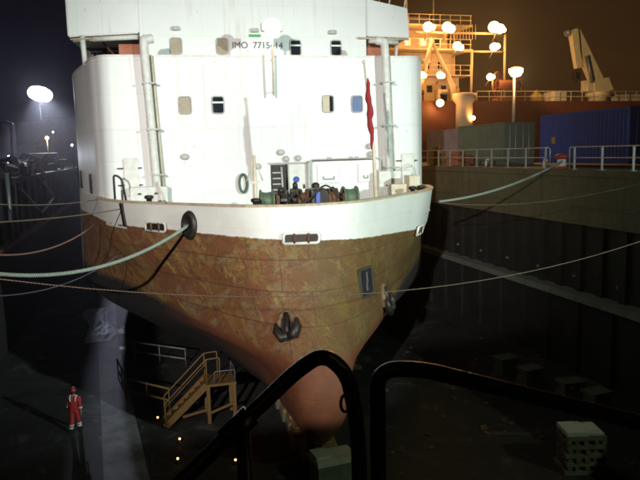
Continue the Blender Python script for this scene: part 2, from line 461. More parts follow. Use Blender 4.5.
L(nt, c, sk.inputs[6]); L(nt, sky.outputs[0], sk.inputs[7])
L(nt, sk.outputs[2], bg.inputs['Color']); bg.inputs['Strength'].default_value = 1.
L(nt, bg.outputs[0], wo.inputs['Surface'])
sl = bpy.data.lights.new('moonlight', 'SUN'); sl.energy = .012; sl.angle = R(2); sl.color = (.8, .88, 1)
so = bpy.data.objects.new('moonlight', sl); COL.objects.link(so); so.rotation_euler = (R(40), 0, R(200))

SC.view_settings.view_transform = 'Standard'; SC.view_settings.look = 'None'
SC.view_settings.exposure = 0; SC.view_settings.gamma = 1
SC.cycles.use_denoising = True
SC.cycles.max_bounces = 6
SC.cycles.sample_clamp_indirect = 4
SC.cycles.filter_width = 2.2

# ------------------------------------------------------------------ dock: floor, ground, walls
XL, XR, ZQ = -8.0, 20.5, 9.9
YG, YE = 2.6, 150.
def sheet(name, quads, m):
    bm = BM()
    for (x0, x1, y0, y1, z) in quads:
        bm.faces.new([bm.verts.new(p) for p in ((x0, y0, z), (x1, y0, z), (x1, y1, z), (x0, y1, z))])
    return struct(obj(name, bm, m))
sheet('dock_floor', [(XL - 2, XR + 3, 1.0, YE, 0)], M['floor'])
sheet('quay_ground', [(-280, XL, -90, YE, ZQ), (XR, 29, -90, 59, ZQ), (XR, 23, 59, YE, ZQ), (-280, 29, YE, 400, ZQ), (XL, XR, -90, -2, 9.3)], M['quay'])
mw_, ntw, bw = newmat('night_water'); bw.inputs['Base Color'].default_value = (.008, .01, .012, 1); bw.inputs['Roughness'].default_value = .12
bump(ntw, bw, noise(ntw, coords(ntw), .8, 4), .4, .3)
sheet('harbour_water', [(22.9, 29, 59, 400, 6.0), (29, 280, -90, 400, 6.0)], mw_)

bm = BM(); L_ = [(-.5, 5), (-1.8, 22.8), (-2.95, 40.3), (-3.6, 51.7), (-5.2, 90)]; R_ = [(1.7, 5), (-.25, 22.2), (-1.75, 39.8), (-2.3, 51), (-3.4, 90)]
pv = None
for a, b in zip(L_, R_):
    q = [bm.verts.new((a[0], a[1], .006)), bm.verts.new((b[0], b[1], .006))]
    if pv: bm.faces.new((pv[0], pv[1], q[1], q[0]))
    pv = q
struct(obj('light_band', bm, M['light_band']))  # paler strip paints the floodlit band into the floor colour
# right dock wall : coping slab, recessed ribbed face, pale ledge, lower face
t = thing('dock_wall', 'tall concrete dock wall under the railing, with ribs and one pale ledge', 'wall', (XR, 0, 0))
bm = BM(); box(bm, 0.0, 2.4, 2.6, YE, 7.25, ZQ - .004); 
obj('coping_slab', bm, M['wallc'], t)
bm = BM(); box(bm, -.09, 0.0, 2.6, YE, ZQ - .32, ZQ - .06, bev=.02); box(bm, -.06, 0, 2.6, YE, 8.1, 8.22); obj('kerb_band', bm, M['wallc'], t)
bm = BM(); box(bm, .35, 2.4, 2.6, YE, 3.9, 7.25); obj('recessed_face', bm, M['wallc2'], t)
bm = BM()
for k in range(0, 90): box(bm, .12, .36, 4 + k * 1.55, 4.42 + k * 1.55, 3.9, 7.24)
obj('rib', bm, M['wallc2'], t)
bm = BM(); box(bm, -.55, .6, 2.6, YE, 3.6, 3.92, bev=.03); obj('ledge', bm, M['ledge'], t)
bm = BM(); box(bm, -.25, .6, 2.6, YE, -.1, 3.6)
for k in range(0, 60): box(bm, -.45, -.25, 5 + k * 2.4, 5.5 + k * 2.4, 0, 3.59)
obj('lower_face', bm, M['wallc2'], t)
bm = BM()
for k in range(0, 40):
    box(bm, .02, .34, 9 + k * 3.1, 9.12 + k * 3.1, 4.6, 4.72)
obj('wall_bolt', bm, M['ledge'], t)

# left dock wall
t = thing('dock_wall', 'dark concrete dock wall on the far side of the ship under the scrap heap', 'wall', (XL, 0, 0))
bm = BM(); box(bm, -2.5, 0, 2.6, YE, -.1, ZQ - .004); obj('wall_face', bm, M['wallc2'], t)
bm = BM(); box(bm, 0, .5, 2.6, YE, 5.9, 6.2, bev=.03); obj('ledge', bm, M['rust'], t)
bm = BM()
for k in range(40): box(bm, 0, .22, 6 + k * 3.2, 6.5 + k * 3.2, 6.2, 9.6)
obj('rib', bm, M['wallc2'], t)
t = thing('dock_wall', 'far end wall of the dock closing it behind the ship', 'wall', (6, YE, 0))
bm = BM(); box(bm, -16, 18, 0, 2, -.1, ZQ - .004); obj('wall_face', bm, M['wallc2'], t)
# head wall the camera platform stands on
t = thing('dock_wall', 'concrete head wall of the dock under the viewing platform', 'wall', (6, 0, 0))
bm = BM(); box(bm, -16, 16.9, -2, 2.1, -.1, 9.297); obj('wall_face', bm, M['wallc2'], t)

# ------------------------------------------------------------------ the ship
SX, SY, SA = 5.4, 20.0, R(4.0)
def W(x, y, z): return V((SX + x * math.cos(SA) + y * math.sin(SA), SY - x * math.sin(SA) + y * math.cos(SA), z))
ship = thing('ship', 'white ship with rusty brown bow and red bulb standing in the dry dock', 'ship', (SX, SY, 0), -SA)

def pchip(xs, ys):
    n = len(xs); h = [xs[i + 1] - xs[i] for i in range(n - 1)]; d = [(ys[i + 1] - ys[i]) / h[i] for i in range(n - 1)]
    m = [0] * n; m[0] = d[0]; m[-1] = d[-1]
    for i in range(1, n - 1):
        if d[i - 1] * d[i] > 0:
            w1, w2 = 2 * h[i] + h[i - 1], h[i] + 2 * h[i - 1]
            m[i] = (w1 + w2) / (w1 / d[i - 1] + w2 / d[i])
    def f(x):
        if x <= xs[0]: return ys[0]
        if x >= xs[-1]: return ys[-1]
        i = 0
        while x > xs[i + 1]: i += 1
        t = (x - xs[i]) / h[i]
        return (ys[i] * (1 + 2 * t) * (1 - t) ** 2 + m[i] * h[i] * t * (1 - t) ** 2 + ys[i + 1] * t * t * (3 - 2 * t) + m[i + 1] * h[i] * t * t * (t - 1))
    return f
LEV = [
 (0.95, .75, [(0, 0), (.2, .1), (1, .25), (2, .4), (6, .9), (10, 2.2), (16, 4.6), (24, 7.5), (32, 9.2), (50, 9.8)]),
 (1.5, .1, [(0, 0), (.12, .3), (.5, .5), (2.5, .75), (6, 1.2), (10, 2.6), (16, 5.2), (24, 8.0), (32, 9.6), (50, 10.1)]),
 (2.2, -.35, [(0, 0), (.1, .42), (.4, .74), (1, .86), (2.5, 1.0), (5.5, 1.5), (9.5, 3.1), (15.5, 6.2), (23.5, 9.2), (31.5, 10.4), (50, 10.8)]),
 (3.0, -.55, [(0, 0), (.1, .48), (.4, .88), (1, 1.06), (2.5, 1.22), (5, 1.8), (9, 3.7), (15, 7.2), (23, 9.8), (31, 10.8), (50, 11.1)]),
 (3.7, -.45, [(0, 0), (.1, .46), (.4, .88), (1.2, 1.2), (3.2, 1.85), (6, 2.95), (10, 5.5), (16, 8.7), (22, 10.3), (30, 11.1), (50, 11.4)]),
 (4.3, -.1, [(0, 0), (.1, .46), (.4, .94), (1.2, 1.55), (3.2, 2.72), (6, 4.1), (10, 6.3), (16, 9.2), (22, 10.6), (30, 11.3), (50, 11.5)]),
 (5.6, 1.0, [(0, 0), (.1, .48), (.4, 1.05), (1.4, 2.05), (3.4, 3.35), (6, 4.85), (9.5, 6.7), (13, 8.5), (18, 10.1), (28, 11.3), (50, 11.6)]),
 (7.7, 2.0, [(0, 0), (.13, .83), (.5, 1.67), (1.6, 2.88), (3.6, 4.5), (6, 6.38), (8.6, 7.66), (10.8, 8.32), (13.8, 9.15), (17.8, 10.2), (27.8, 11.3), (50, 11.6)]),
 (9.2, 2.4, [(0, 0), (.15, .95), (.5, 1.8), (1.6, 3.05), (3.5, 4.75), (5.9, 6.8), (8.4, 7.95), (10.6, 8.4), (13.6, 9.2), (17.6, 10.2), (27.6, 11.3), (50, 11.6)]),
]
lz = [l[0] for l in LEV]; fst = pchip(lz, [l[1] for l in LEV])
lf = [pchip([math.sqrt(p[0]) for p in l[2]], [p[1] for p in l[2]]) for l in LEV]
def half(z, s):
    q = math.sqrt(max(s, 0)); return pchip(lz, [f(q) for f in lf])(z)
def hx(y, z): return half(z, y - fst(z))     # half-breadth at ship-local y,z
Sg = [0, .02, .06, .13, .25, .42, .65, .95, 1.3, 1.7, 2.2, 2.8, 3.5, 4.2, 5, 5.9, 6.8, 7.8, 8.8, 9.8, 11, 12.4, 14, 16, 18, 20.5, 23.5, 27, 31, 36, 42, 48]
Zg = [.95, 1.1, 1.3, 1.5, 1.7, 1.9, 2.2, 2.5, 2.8, 3.1, 3.5, 3.9, 4.3, 4.7, 5.1, 5.6, 6.1, 6.6, 7.1, 7.6, 8.0, 8.4, 8.8, 9.2]
def fillz(z): return z
bm = BM(); lay = bm.loops.layers.uv.verify()
grid = []
for z in Zg:
    y0 = fst(z); row = []; arc = 0; pts = [(half(z, s), y0 + s) for s in Sg]
    pts[0] = (0, y0)
    arcs = [0]
    for i in range(1, len(pts)): arcs.append(arcs[-1] + math.hypot(pts[i][0] - pts[i - 1][0], pts[i][1] - pts[i - 1][1]))
    full = [(-x, y, -a) for (x, y), a in zip(reversed(pts), reversed(arcs))][:-1] + [(x, y, a) for (x, y), a in zip(pts, arcs)]
    grid.append([(bm.verts.new((x, y, z)), a, z) for x, y, a in full])
for i in range(len(grid) - 1):
    for k in range(len(grid[0]) - 1):
        q = (grid[i][k], grid[i][k + 1], grid[i + 1][k + 1], grid[i + 1][k])
        f = bm.faces.new([v[0] for v in q]); f.smooth = True
        for lp, v in zip(f.loops, q): lp[lay].uv = (v[1], v[2])
n0 = len(grid[0])
for k in range(n0 // 2):   # flat keel plate
    a, b = grid[0][k], grid[0][k + 1]; c_, d_ = grid[0][n0 - 2 - k], grid[0][n0 - 1 - k]
    vs = []
    for v in (a[0], b[0], c_[0], d_[0]):
        if v not in vs: vs.append(v)
    if len(vs) > 2:
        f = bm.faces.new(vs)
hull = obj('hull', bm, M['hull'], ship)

# bulwark inner face, rail cap and deck
rimS = [s for s in Sg if s <= 10.2]
rim = [(half(9.2, s), 2.4 + s) for s in rimS]
rimfull = [(-x, y) for x, y in reversed(rim)][:-1] + rim
def offs(poly, d):
    out = []
    for i, (x, y) in enumerate(poly):
        a = poly[max(i - 1, 0)]; b = poly[min(i + 1, len(poly) - 1)]
        tx, ty = b[0] - a[0], b[1] - a[1]; l = math.hypot(tx, ty)
        out.append((x - ty / l * d, y + tx / l * d))
    return out
inn = offs(rimfull, .14)
bm = BM()
pr = None
for (x, y) in inn:
    a = bm.verts.new((x, y, 8.05)); b = bm.verts.new((x, y, 9.19))
    if pr: bm.faces.new((pr[0], a, b, pr[1])).smooth = True
    pr = (a, b)
obj('bulwark_lining', bm, M['fitwhite'], ship)
bm = BM(); capo = offs(rimfull, -.04); capi = offs(rimfull, .2); pr = None
for (x, y), (u, v) in zip(capo, capi):
    q = [bm.verts.new(p) for p in ((x, y, 9.17), (x, y, 9.25), (u, v, 9.25), (u, v, 9.17))]
    if pr:
        for k in range(4): bm.faces.new((pr[k], pr[(k + 1) % 4], q[(k + 1) % 4], q[k]))
    pr = q
obj('rail_cap', bm, M['rimpaint'], ship)
bm = BM(); dk = offs(rimfull, .1)
bm.faces.new([bm.verts.new((x, y, 8.1)) for x, y in dk]); obj('foredeck', bm, M['deck'], ship)

# main deck house: flat front, rounded shoulders, sides following the hull
front = [(-7.25, 12.0), (-7.55, 12.06), (-7.8, 12.25), (-7.97, 12.6)]
side = [(-8.3, 13.2), (-8.75, 14.8), (-9.25, 16.5), (-9.9, 18.8), (-10.4, 21.5), (-10.9, 25.5), (-11.2, 31), (-11.35, 40)]
left = front + [(p.x, p.y) for p in smoothpath([(x, y, 0) for x, y in [(-7.97, 12.6)] + side], 5)][1:]
plan = list(reversed(left)) + [(-x, y) for x, y in left]
bm = BM(); prism(bm, [(x, y) for x, y in plan], 8.0, 15.72)
house = obj('deck_house', bm, M['white'], ship, True)
bm = BM(); cap_o = offs([(x, y) for x, y in plan], -.025); prism(bm, cap_o, 15.66, 15.75); 
for zz in (12.3,): prism(bm, offs(plan, -.008), zz, zz + .03)
obj('house_coaming', bm, M['fitwhite'], ship, True)
# upper house and bridge wings
bm = BM(); box(bm, -6.0, 5.7, 14.5, 24, 15.75, 21, bev=.05); obj('upper_house', bm, M['white'], ship)
bm = BM()
poly = [(-9.45, 17.0), (-6.002, 17.16), (-6.002, 20.4), (-9.45, 20.4)]
a = [bm.verts.new((x, 14.45 + (.35 if x < -9 else 0), z)) for x, z in poly]; b = [bm.verts.new((x, 18.5, z)) for x, z in poly]
for i in range(4): bm.faces.new((a[i], a[(i + 1) % 4], b[(i + 1) % 4], b[i]))
bm.faces.new(a); bm.faces.new(b)
bmesh.ops.bevel(bm, geom=list(bm.edges), offset=.06, segments=2, affect='EDGES')
obj('bridge_wing', bm, M['white'], ship)
bm = BM()
poly = [(5.702, 17.12), (8.1, 17.05), (8.0, 18.6), (5.702, 19.05)]
a = [bm.verts.new((x, 14.45, z)) for x, z in poly]; b = [bm.verts.new((x, 18.5, z)) for x, z in poly]
for i in range(4): bm.faces.new((a[i], a[(i + 1) % 4], b[(i + 1) % 4], b[i]))
bm.faces.new(a); bm.faces.new(b)
bmesh.ops.bevel(bm, geom=list(bm.edges), offset=.05, segments=2, affect='EDGES')
obj('bridge_wing', bm, M['white'], ship)
for x0, z0 in ((5.9, 19.0), (7.0, 18.78), (7.85, 18.62)):
    bm = BM(); tube(bm, [(x0, 14.6, z0 - .05), (x0 + .14, 14.55, z0 + .9)], .045); obj('stanchion', bm, M['fitwhite'], ship)
bm = BM(); tube(bm, [(5.8, 14.55, 19.9), (8.1, 14.55, 19.5)], .03); obj('stanchion_rail', bm, M['fitwhite'], ship)
# struts, pipes and lockers under the wings
bm = BM(); tube(bm, [(-8.7, 14.7, 15.6), (-8.75, 14.7, 17.05)], .13); obj('wing_strut', bm, M['fitwhite'], ship)
bm = BM(); tube(bm, [(7.35, 14.7, 15.6), (7.5, 14.7, 17.1)], .09); obj('wing_strut', bm, M['fitwhite'], ship)
bm = BM(); tube(bm, [(-8.2, 14.35, 16.82), (-6.1, 14.35, 16.95)], .12); obj('pipe_roll', bm, M['fitwhite'], ship)
bm = BM(); tube(bm, [(5.8, 14.35, 16.86), (7.4, 14.35, 16.78)], .12); obj('pipe_roll', bm, M['fitwhite'], ship)
bm = BM(); tube(bm, [(-9.3, 14.6, 16.85), (-6.05, 14.6, 17.04)], .05); tube(bm, [(-9.3, 15.4, 16.9), (-6.05, 15.4, 17.06)], .05); obj('wing_conduit', bm, M['cream'], ship)
bm = BM(); tube(bm, [(5.2, 14.38, 17.02), (8.05, 14.4, 16.95)], .05); obj('wing_conduit', bm, M['cream'], ship)
bm = BM(); box(bm, -7.1, -6.02, 15.2, 15.6, 15.75, 16.75, bev=.03); obj('red_locker', bm, M['redbrown'], ship)
bm = BM(); box(bm, 5.72, 6.9, 15.2, 15.6, 15.75, 16.8, bev=.03); obj('red_locker', bm, M['redbrown'], ship)
bm = BM(); tube(bm, [(-7.9, 15.8, 16.9), (-7.0, 15.6, 15.8)], .05); obj('strut', bm, M['rust'], ship)
bm = BM(); box(bm, -9.1, 7.2, 18.3, 18.45, 15.75, 17.0); obj('aft_screen', bm, M['black'], ship)

# windows
def window(x, z, wd, ht, y, mat, style=None):
    bm = BM()
    t = .06
    fr = fillet([(x - wd / 2, y - .03, z), (x - wd / 2, y - .03, z + ht / 2), (x + wd / 2, y - .03, z + ht / 2), (x + wd / 2, y - .03, z - ht / 2), (x - wd / 2, y - .03, z - ht / 2), (x - wd / 2, y - .03, z)], .14)
    # pane with rounded corners
    loop = fr[:-1]
    bm.faces.new([bm.verts.new((p.x, y - .012, p.z)) for p in loop])
    wobj = obj('window', bm, mat, ship)
    bm = BM(); tube(bm, fr, .035, 8); obj('frame', bm, M['frame'], wobj)
    if style == 'bar':
        bm = BM(); box(bm, x - wd / 2, x + wd / 2, y - .06, y - .02, z + ht * .1, z + ht * .2); obj('blind', bm, M['hivis'], wobj)
    if style == 'half':
        bm = BM(); box(bm, x - wd / 2 + .02, x + wd * .12, y - .05, y - .015, z - ht / 2 + .02, z + ht / 2 - .02); obj('blind', bm, M['blind'], wobj)
for x, z, mt, st in ((-3.95, 13.42, 'glassblind', None), (-2.4, 13.42, 'glassdark', 'bar'), (2.99, 13.42, 'glassdark', 'half'), (4.47, 13.4, 'glassblue', None)):
    window(x, z, .56, .8, 12, M[mt], st)
for x, z, mt, st in ((-4.24, 16.55, 'glassblind', None), (-1.94, 16.55, 'glassblind', None), (1.86, 16.5, 'glassdark', 'bar'), (4.03, 16.5, 'glassdark', 'bar')):
    window(x, z, .56, .78, 14.5, M[mt], st)
for x, y, z in ((-4.08, 12, 11.0), (.55, 12, 11.1)):
    bm = BM(); lathe(bm, [(.02, 0), (.2, 0), (.22, .05), (.14, .09), (.14, .06), (.02, .06)], 18, Matrix.Translation((x, y - .09, z)) @ Matrix.Rotation(R(-90), 4, 'X') @ Matrix.Scale(.7, 4, (0, 1, 0))); obj('bulkhead_lamp', bm, M['frame'], ship)
for x, z in ((-4.2, 17.4), (-.25, 17.35), (3.85, 17.3)):
    bm = BM(); box(bm, x - .2, x + .2, 14.3, 14.5, z - .1, z + .1, bev=.06); obj('bulkhead_lamp', bm, M['frame'], ship)
for x, y, z in ((.8, 11.9, 10.78), (1.4, 11.9, 10.8), (-.6, 11.9, 10.45), (5.1, 11.9, 10.9), (5.05, 11.9, 11.3)):
    bm = BM(); lathe(bm, [(.05, -.12), (.11, -.1), (.16, .02), (.14, .08), (.05, .1)], 12, Matrix.Translation((x, y, z)) @ Matrix.Rotation(R(70), 4, 'X')); obj('vent_cowl', bm, M['frame'], ship)
# starboard side openings
for y, z in ((15.2, 9.75), (18.5, 9.9), (22.5, 10.05)):
    import bisect
    xs = {15.2: -8.88, 18.5: -9.82, 22.5: -10.54}[y]
    bm = BM(); box(bm, xs - .06, xs + .12, y - .28, y + .28, z - .5, z + .5, bev=.04); obj('side_port', bm, M['glassdark'], ship)

# lettering on the front of the upper house
def lettering(name, body, x, y, z, size, mat, parent, width=None):
    cu = bpy.data.curves.new(name, 'FONT'); cu.body = body; cu.size = size; cu.extrude = .006; cu.offset = 0; cu.align_x = 'CENTER'; cu.align_y = 'CENTER'
    to = bpy.data.objects.new('tmp_text', cu); COL.objects.link(to)
    dg = bpy.context.evaluated_depsgraph_get(); me = bpy.data.meshes.new_from_object(to.evaluated_get(dg))
    bpy.data.objects.remove(to)
    if width:
        xs_ = [v.co.x for v in me.vertices]; k = width / (max(xs_) - min(xs_)); 
        for v in me.vertices: v.co.x *= k
    me.materials.clear(); me.materials.append(mat)
    o = bpy.data.objects.new(name, me); COL.objects.link(o); o.parent = parent; o.location = (x, y, z); o.rotation_euler = (R(90), 0, 0); return o
lettering('lettering', 'IMO  7715414', -.12, 14.485, 16.6, .46, M['text'], ship, 2.6)
bm = BM(); box(bm, -.55, .05, 14.47, 14.495, 17.02, 17.16); obj('green_mark', bm, M['greenmark'], ship)

# vent posts with lockers at their feet
for sgn in (-1, 1):
    xb, xt = (-5.42, -5.66) if sgn < 0 else (6.02, 5.82)
    bm = BM(); tube(bm, smoothpath([(xb, 11.55, 8.9), ((xb + xt) / 2, 11.55, 12.5), (xt, 11.55, 16.0), (xt - .12 * sgn, 11.62, 16.35), (xt - .4 * sgn, 11.7, 16.42)]), .2, 14)
    p = obj('vent_post', bm, M['fitwhite'], ship)
    bm = BM(); tube(bm, [(xb + .32 , 11.8, 9.2), (xt + .3, 11.85, 15.7)], .05); 
    obj('drain_pipe', bm, M['cream'], p)
    for z in (10.2, 12.3, 14.4):
        bm = BM(); q = xb + (xt - xb) * (z - 8.9) / 7.1; box(bm, q - .25, q + .4, 11.3, 11.98, z - .04, z + .04, bev=.01); obj('bracket', bm, M['frame'], p)
    xa = -6.65 if sgn < 0 else 5.35
    bm = BM(); box(bm, xa, xa + 1.7, 11.25, 11.95, 8.1, 9.65 if sgn < 0 else 10.05, bev=.04); lk = obj('locker', bm, M['fitwhite'], ship)
    for k in range(2):
        bm = BM(); box(bm, xa + .35 + k * .75, xa + .5 + k * .75, 11.2, 11.26, 9.3, 9.38); obj('catch', bm, M['black'], lk)
    xd = -6.6 if sgn < 0 else 7.1
    bm = BM(); box(bm, xd - .35, xd + .35, 11.93, 12.02, 9.2, 11.0 if sgn < 0 else 10.9, bev=.05); dr = obj('door', bm, M['fitwhite'], ship)
    for z in (9.7, 10.5):
        bm = BM(); box(bm, xd - .62, xd - .34, 11.9, 12, z, z + .06); box(bm, xd + .34, xd + .5, 11.9, 12, z, z + .06); obj('hinge', bm, M['black'], dr)
# deck entrance: open doorway with ladder, second door with notice, panels, pipe rack
bm = BM(); box(bm, .02, .86, 11.985, 12.01, 8.1, 10.5); dw = obj('open_doorway', bm, M['black'], ship)
bm = BM()
for k in range(7): box(bm, .1, .5, 11.9, 11.98, 8.4 + k * .28, 8.46 + k * .28)
tube(bm, [(.62, 11.93, 8.2), (.55, 11.93, 10.4)], .05); obj('ladder', bm, M['frame'], dw)
bm = BM(); box(bm, .92, 1.85, 11.94, 12.0, 8.1, 10.5, bev=.03); d2 = obj('door', bm, M['fitwhite'], ship)
bm = BM(); lathe(bm, [(.0, 0), (.16, 0), (.16, .02), (0, .02)], 16, Matrix.Translation((1.28, 11.94, 9.75)) @ Matrix.Rotation(R(90), 4, 'X')); obj('notice', bm, M['bluesign'], d2)
bm = BM(); box(bm, 1.62, 1.7, 11.86, 11.94, 9.3, 9.5); obj('handle', bm, M['black'], d2)
bm = BM(); box(bm, .86, .92, 11.85, 12, 8.1, 10.62); box(bm, 1.85, 1.93, 11.85, 12, 8.1, 10.62); box(bm, -.05, 1.93, 11.85, 12, 10.54, 10.62); obj('door_casing', bm, M['frame'], ship)
for x0, x1 in ((2.35, 3.5), (4.45, 5.25)):
    bm = BM(); box(bm, x0, x1, 11.93, 12.01, 9.5, 10.45, bev=.05); pn = obj('access_panel', bm, M['white'], ship)
    bm = BM(); tube(bm, [(x0 + .3, 11.88, 9.85), (x0 + .3, 11.88, 9.72), (x1 - .3, 11.88, 9.72), (x1 - .3, 11.88, 9.85)], .025, 6); obj('handle', bm, M['steel'], pn)
bm = BM(); tube(bm, fillet([(1.95, 11.6, 8.1), (1.95, 11.6, 10.7), (5.0, 11.6, 10.72), (5.55, 11.6, 10.7), (5.55, 11.6, 8.1)], .15), .035)
for x in (2.9, 4.0, 4.3): lathe(bm, [(.02, -.12), (.07, -.1), (.07, .1), (.02, .12)], 8, Matrix.Translation((x, 11.6, 10.74)) @ Matrix.Rotation(R(90), 4, 'Y'))
obj('pipe_rack', bm, M['frame'], ship)
# windlass on the foredeck
wl = obj('windlass', (lambda b: (box(b, -.6, 1.9, 5.2, 6.4, 8.1, 8.4, bev=.03), b)[1])(BM()), M['black'], ship)
def drum(x, r, wd, mt, nm, fl=None):
    bm = BM(); fl = fl or r * 1.25
    lathe(bm, [(.05, -wd / 2), (fl, -wd / 2), (fl, -wd / 2 + .06), (r, -wd / 2 + .08), (r * .92, 0), (r, wd / 2 - .08), (fl, wd / 2 - .06), (fl, wd / 2), (.05, wd / 2)], 20, Matrix.Translation((x, 5.7, 9.18)) @ Matrix.Rotation(R(90), 4, 'Y'))
    obj(nm, bm, mt, wl)
drum(-.95, .36, .55, M['greenpaint'], 'drum'); drum(.1, .26, .5, M['black'], 'warping_end', .4); drum(.55, .3, .3, M['rust'], 'chain_wheel', .42)
drum(1.72, .3, .4, M['rust'], 'chain_wheel', .42); drum(2.02, .24, .3, M['black'], 'warping_end', .4); drum(2.45, .38, .6, M['greenpaint'], 'drum')
bm = BM(); box(bm, .75, 1.5, 5.25, 6.2, 8.4, 9.62, bev=.15); obj('gear_case', bm, M['black'], wl)
bm = BM(); box(bm, .95, 1.12, 5.18, 5.3, 8.9, 9.5, bev=.03); obj('motor_box', bm, M['bluesign'], wl)
bm = BM(); tube(bm, [(-1.3, 5.7, 9.18), (2.8, 5.7, 9.18)], .08); obj('shaft', bm, M['steel'], wl)
for x, y, w_, h_ in ((-.2, 6.9, .3, 1.55), (.35, 6.6, .22, 1.75), (1.25, 6.8, .34, 1.7), (1.95, 6.7, .25, 1.5), (2.75, 6.3, .16, 1.35)):
    bm = BM(); box(bm, x - w_, x + w_, y - .25, y + .25, 8.1, 8.1 + h_ * .85, bev=.08); lathe(bm, [(w_ * .5, 8.1 + h_ * .84), (w_ * .5, 8.1 + h_ * .95), (w_ * .25, 8.1 + h_)], 10, Matrix.Translation((x, y, 0))); obj('brake_gear', bm, M['black'] if w_ > .2 else M['rust'], wl)
bm = BM(); tube(bm, smoothpath([(-.3, 5.1, 9.0), (.1, 5.0, 9.5), (.5, 5.1, 9.1), (1.3, 5.05, 9.75), (1.9, 5.1, 9.2)], 6), .04, 6); obj('hydraulic_hose', bm, M['black'], wl)
for x in (-.55, .32, 1.55, 2.15):
    bm = BM(); box(bm, x - .07, x + .07, 5.3, 6.2, 8.1, 9.4, bev=.04); obj('bearing_stand', bm, M['rust'], wl)
# small post, bollards, jackstaff
bm = BM(); tube(bm, [(-1.42, 5.4, 8.1), (-1.42, 5.4, 11.0)], [.085, .06]); tube(bm, [(-1.75, 5.4, 10.0), (-1.42, 5.4, 10.9), (-1.12, 5.4, 10.0)], .03, 6); box(bm, -1.6, -1.25, 5.35, 5.45, 9.9, 10.0); obj('deck_post', bm, M['cream'], ship)
for x, y in ((-1.5, 4.6), (-5.7, 9.3), (6.9, 9.5), (6.3, 9.0)):
    bm = BM(); lathe(bm, [(.12, 8.1), (.12, 9.2), (.19, 9.24), (.2, 9.34), (.1, 9.38)], 14, Matrix.Translation((x, y, 0))); obj('bollard', bm, M['black'], ship)
bm = BM(); tube(bm, [(3.36, 4.9, 8.1), (3.28, 4.95, 11.0), (2.98, 5.1, 14.45)], [.09, .075, .035]); lathe(bm, [(.02, 14.4), (.07, 14.46), (.07, 14.52), (.02, 14.58)], 10, Matrix.Translation((2.97, 5.1, 0))); obj('jackstaff', bm, M['cream'], ship)
bm = BM(); box(bm, 6.35, 6.9, 9.6, 10.4, 8.1, 9.85, bev=.04); box(bm, 5.5, 6.348, 9.8, 10.4, 8.1, 9.45, bev=.04); obj('deck_locker', bm, M['cream'], ship)
bm = BM(); tube(bm, fillet([(6.5, 11.2, 8.1), (6.55, 11.2, 10.3), (7.1, 11.2, 10.4), (7.3, 11.2, 8.1)], .35), .04); obj('rail_hoop', bm, M['fitwhite'], ship)
bm = BM(); tube(bm, fillet([(-7.3, 10.9, 8.1), (-7.3, 10.9, 10.3), (-6.95, 10.9, 10.1), (-6.7, 10.9, 8.1)], .3), .05); obj('rail_hoop', bm, M['black'], ship)
# foremast lamp (lit)
bm = BM(); tube(bm, [(.22, 11.4, 13.8), (.23, 11.3, 16.7)], [.05, .05]); tube(bm, [(.22, 11.4, 14.0), (.22, 12.0, 14.0)], .018); tube(bm, [(.22, 11.4, 15.5), (.22, 12.0, 15.5)], .018)
mast = obj('lamp_mast', bm, M['cream'], ship)
bm = BM(); box(bm, -.28, .74, 11.2, 11.5, 16.74, 17.12, bev=.06); obj('lamp_housing', bm, M['frame'], mast)
bm = BM(); lathe(bm, [(.0, .25), (.2, .2), (.36, .08), (.4, 0), (.0, 0)], 20, Matrix.Translation((.23, 11.195, 16.93)) @ Matrix.Rotation(R(90), 4, 'X')); obj('lamp_lens', bm, M['mastlamp'], mast)
light('mast_glow', 'POINT', (.23, 10.6, 16.93), 40, (1, .95, .85), mast, radius=.3)

# fairleads, hawse plate, draught panel, anchors, scupper band
def hull_frame(x_sign, y, z):
    e = .05
    p = V((x_sign * hx(y, z), y, z)); py = V((x_sign * hx(y + e, z), y + e, z)); pz = V((x_sign * hx(y, z + e), y, z + e))
    n = (py - p).cross(pz - p).normalized()
    if n.x * x_sign < 0: n = -n
    if n.y > 0 and y < 6: n = n
    ty = (py - p).normalized(); return p, n, ty, n.cross(ty)
def fairlead(p, n, wd, ht, lipm):
    n = V(n).normalized(); u = V((0, 0, 1)).cross(n).normalized(); v = n.cross(u)
    pts = [p + u * a + v * b + n * .03 for a, b in ((-wd / 2, -ht / 2), (-wd / 2, ht / 2), (wd / 2, ht / 2), (wd / 2, -ht / 2), (-wd / 2, -ht / 2))]
    pts = fillet(pts[:1] + pts[1:], .14)
    bm = BM(); t = bmesh.new(); lp = [q for q in pts[:-1]]
    bm.faces.new([bm.verts.new(q - n * .0) for q in lp]); fo = obj('fairlead', bm, M['black'], ship)
    bm = BM(); tube(bm, pts, .055, 8); obj('lip', bm, lipm, fo)
    for q in (-.2, .2):
        bm = BM(); tube(bm, [p + u * wd * q - v * ht * .5 + n * .05, p + u * wd * q + v * ht * .5 + n * .05], .05, 8); obj('roller', bm, M['rust'], fo)
for sx_, y, z, wd in ((-1, 2.55, 7.86, 1.25), (1, 7.6, 7.5, .9), (-1, 6.5, 8.27, 1.2)):
    p, n, ty, tz = hull_frame(sx_, y, z)
    if abs(y - 2.55) < .01: p = V((-.2, fst(8.08) + .06, 8.08)); n = V((-.12, -1, .05))
    fairlead(p + n.normalized() * .06, n, wd, .36, M['fitwhite'])
p, n, ty, tz = hull_frame(-1, 4.95, 8.42)
HF = p + n * .12
bm = BM(); mt = Matrix.Translation(p) @ n.to_track_quat('Z', 'Y').to_matrix().to_4x4() @ Matrix.Scale(1.35, 4, (0, 1, 0))
lathe(bm, [(.05, -.05), (.36, -.05), (.42, .06), (.38, .16), (.24, .2), (.2, .1), (.05, .02)], 24, mt); obj('hawse_ring', bm, M['black'], ship)
p, n, ty, tz = hull_frame(-1, 8.3, 8.55)
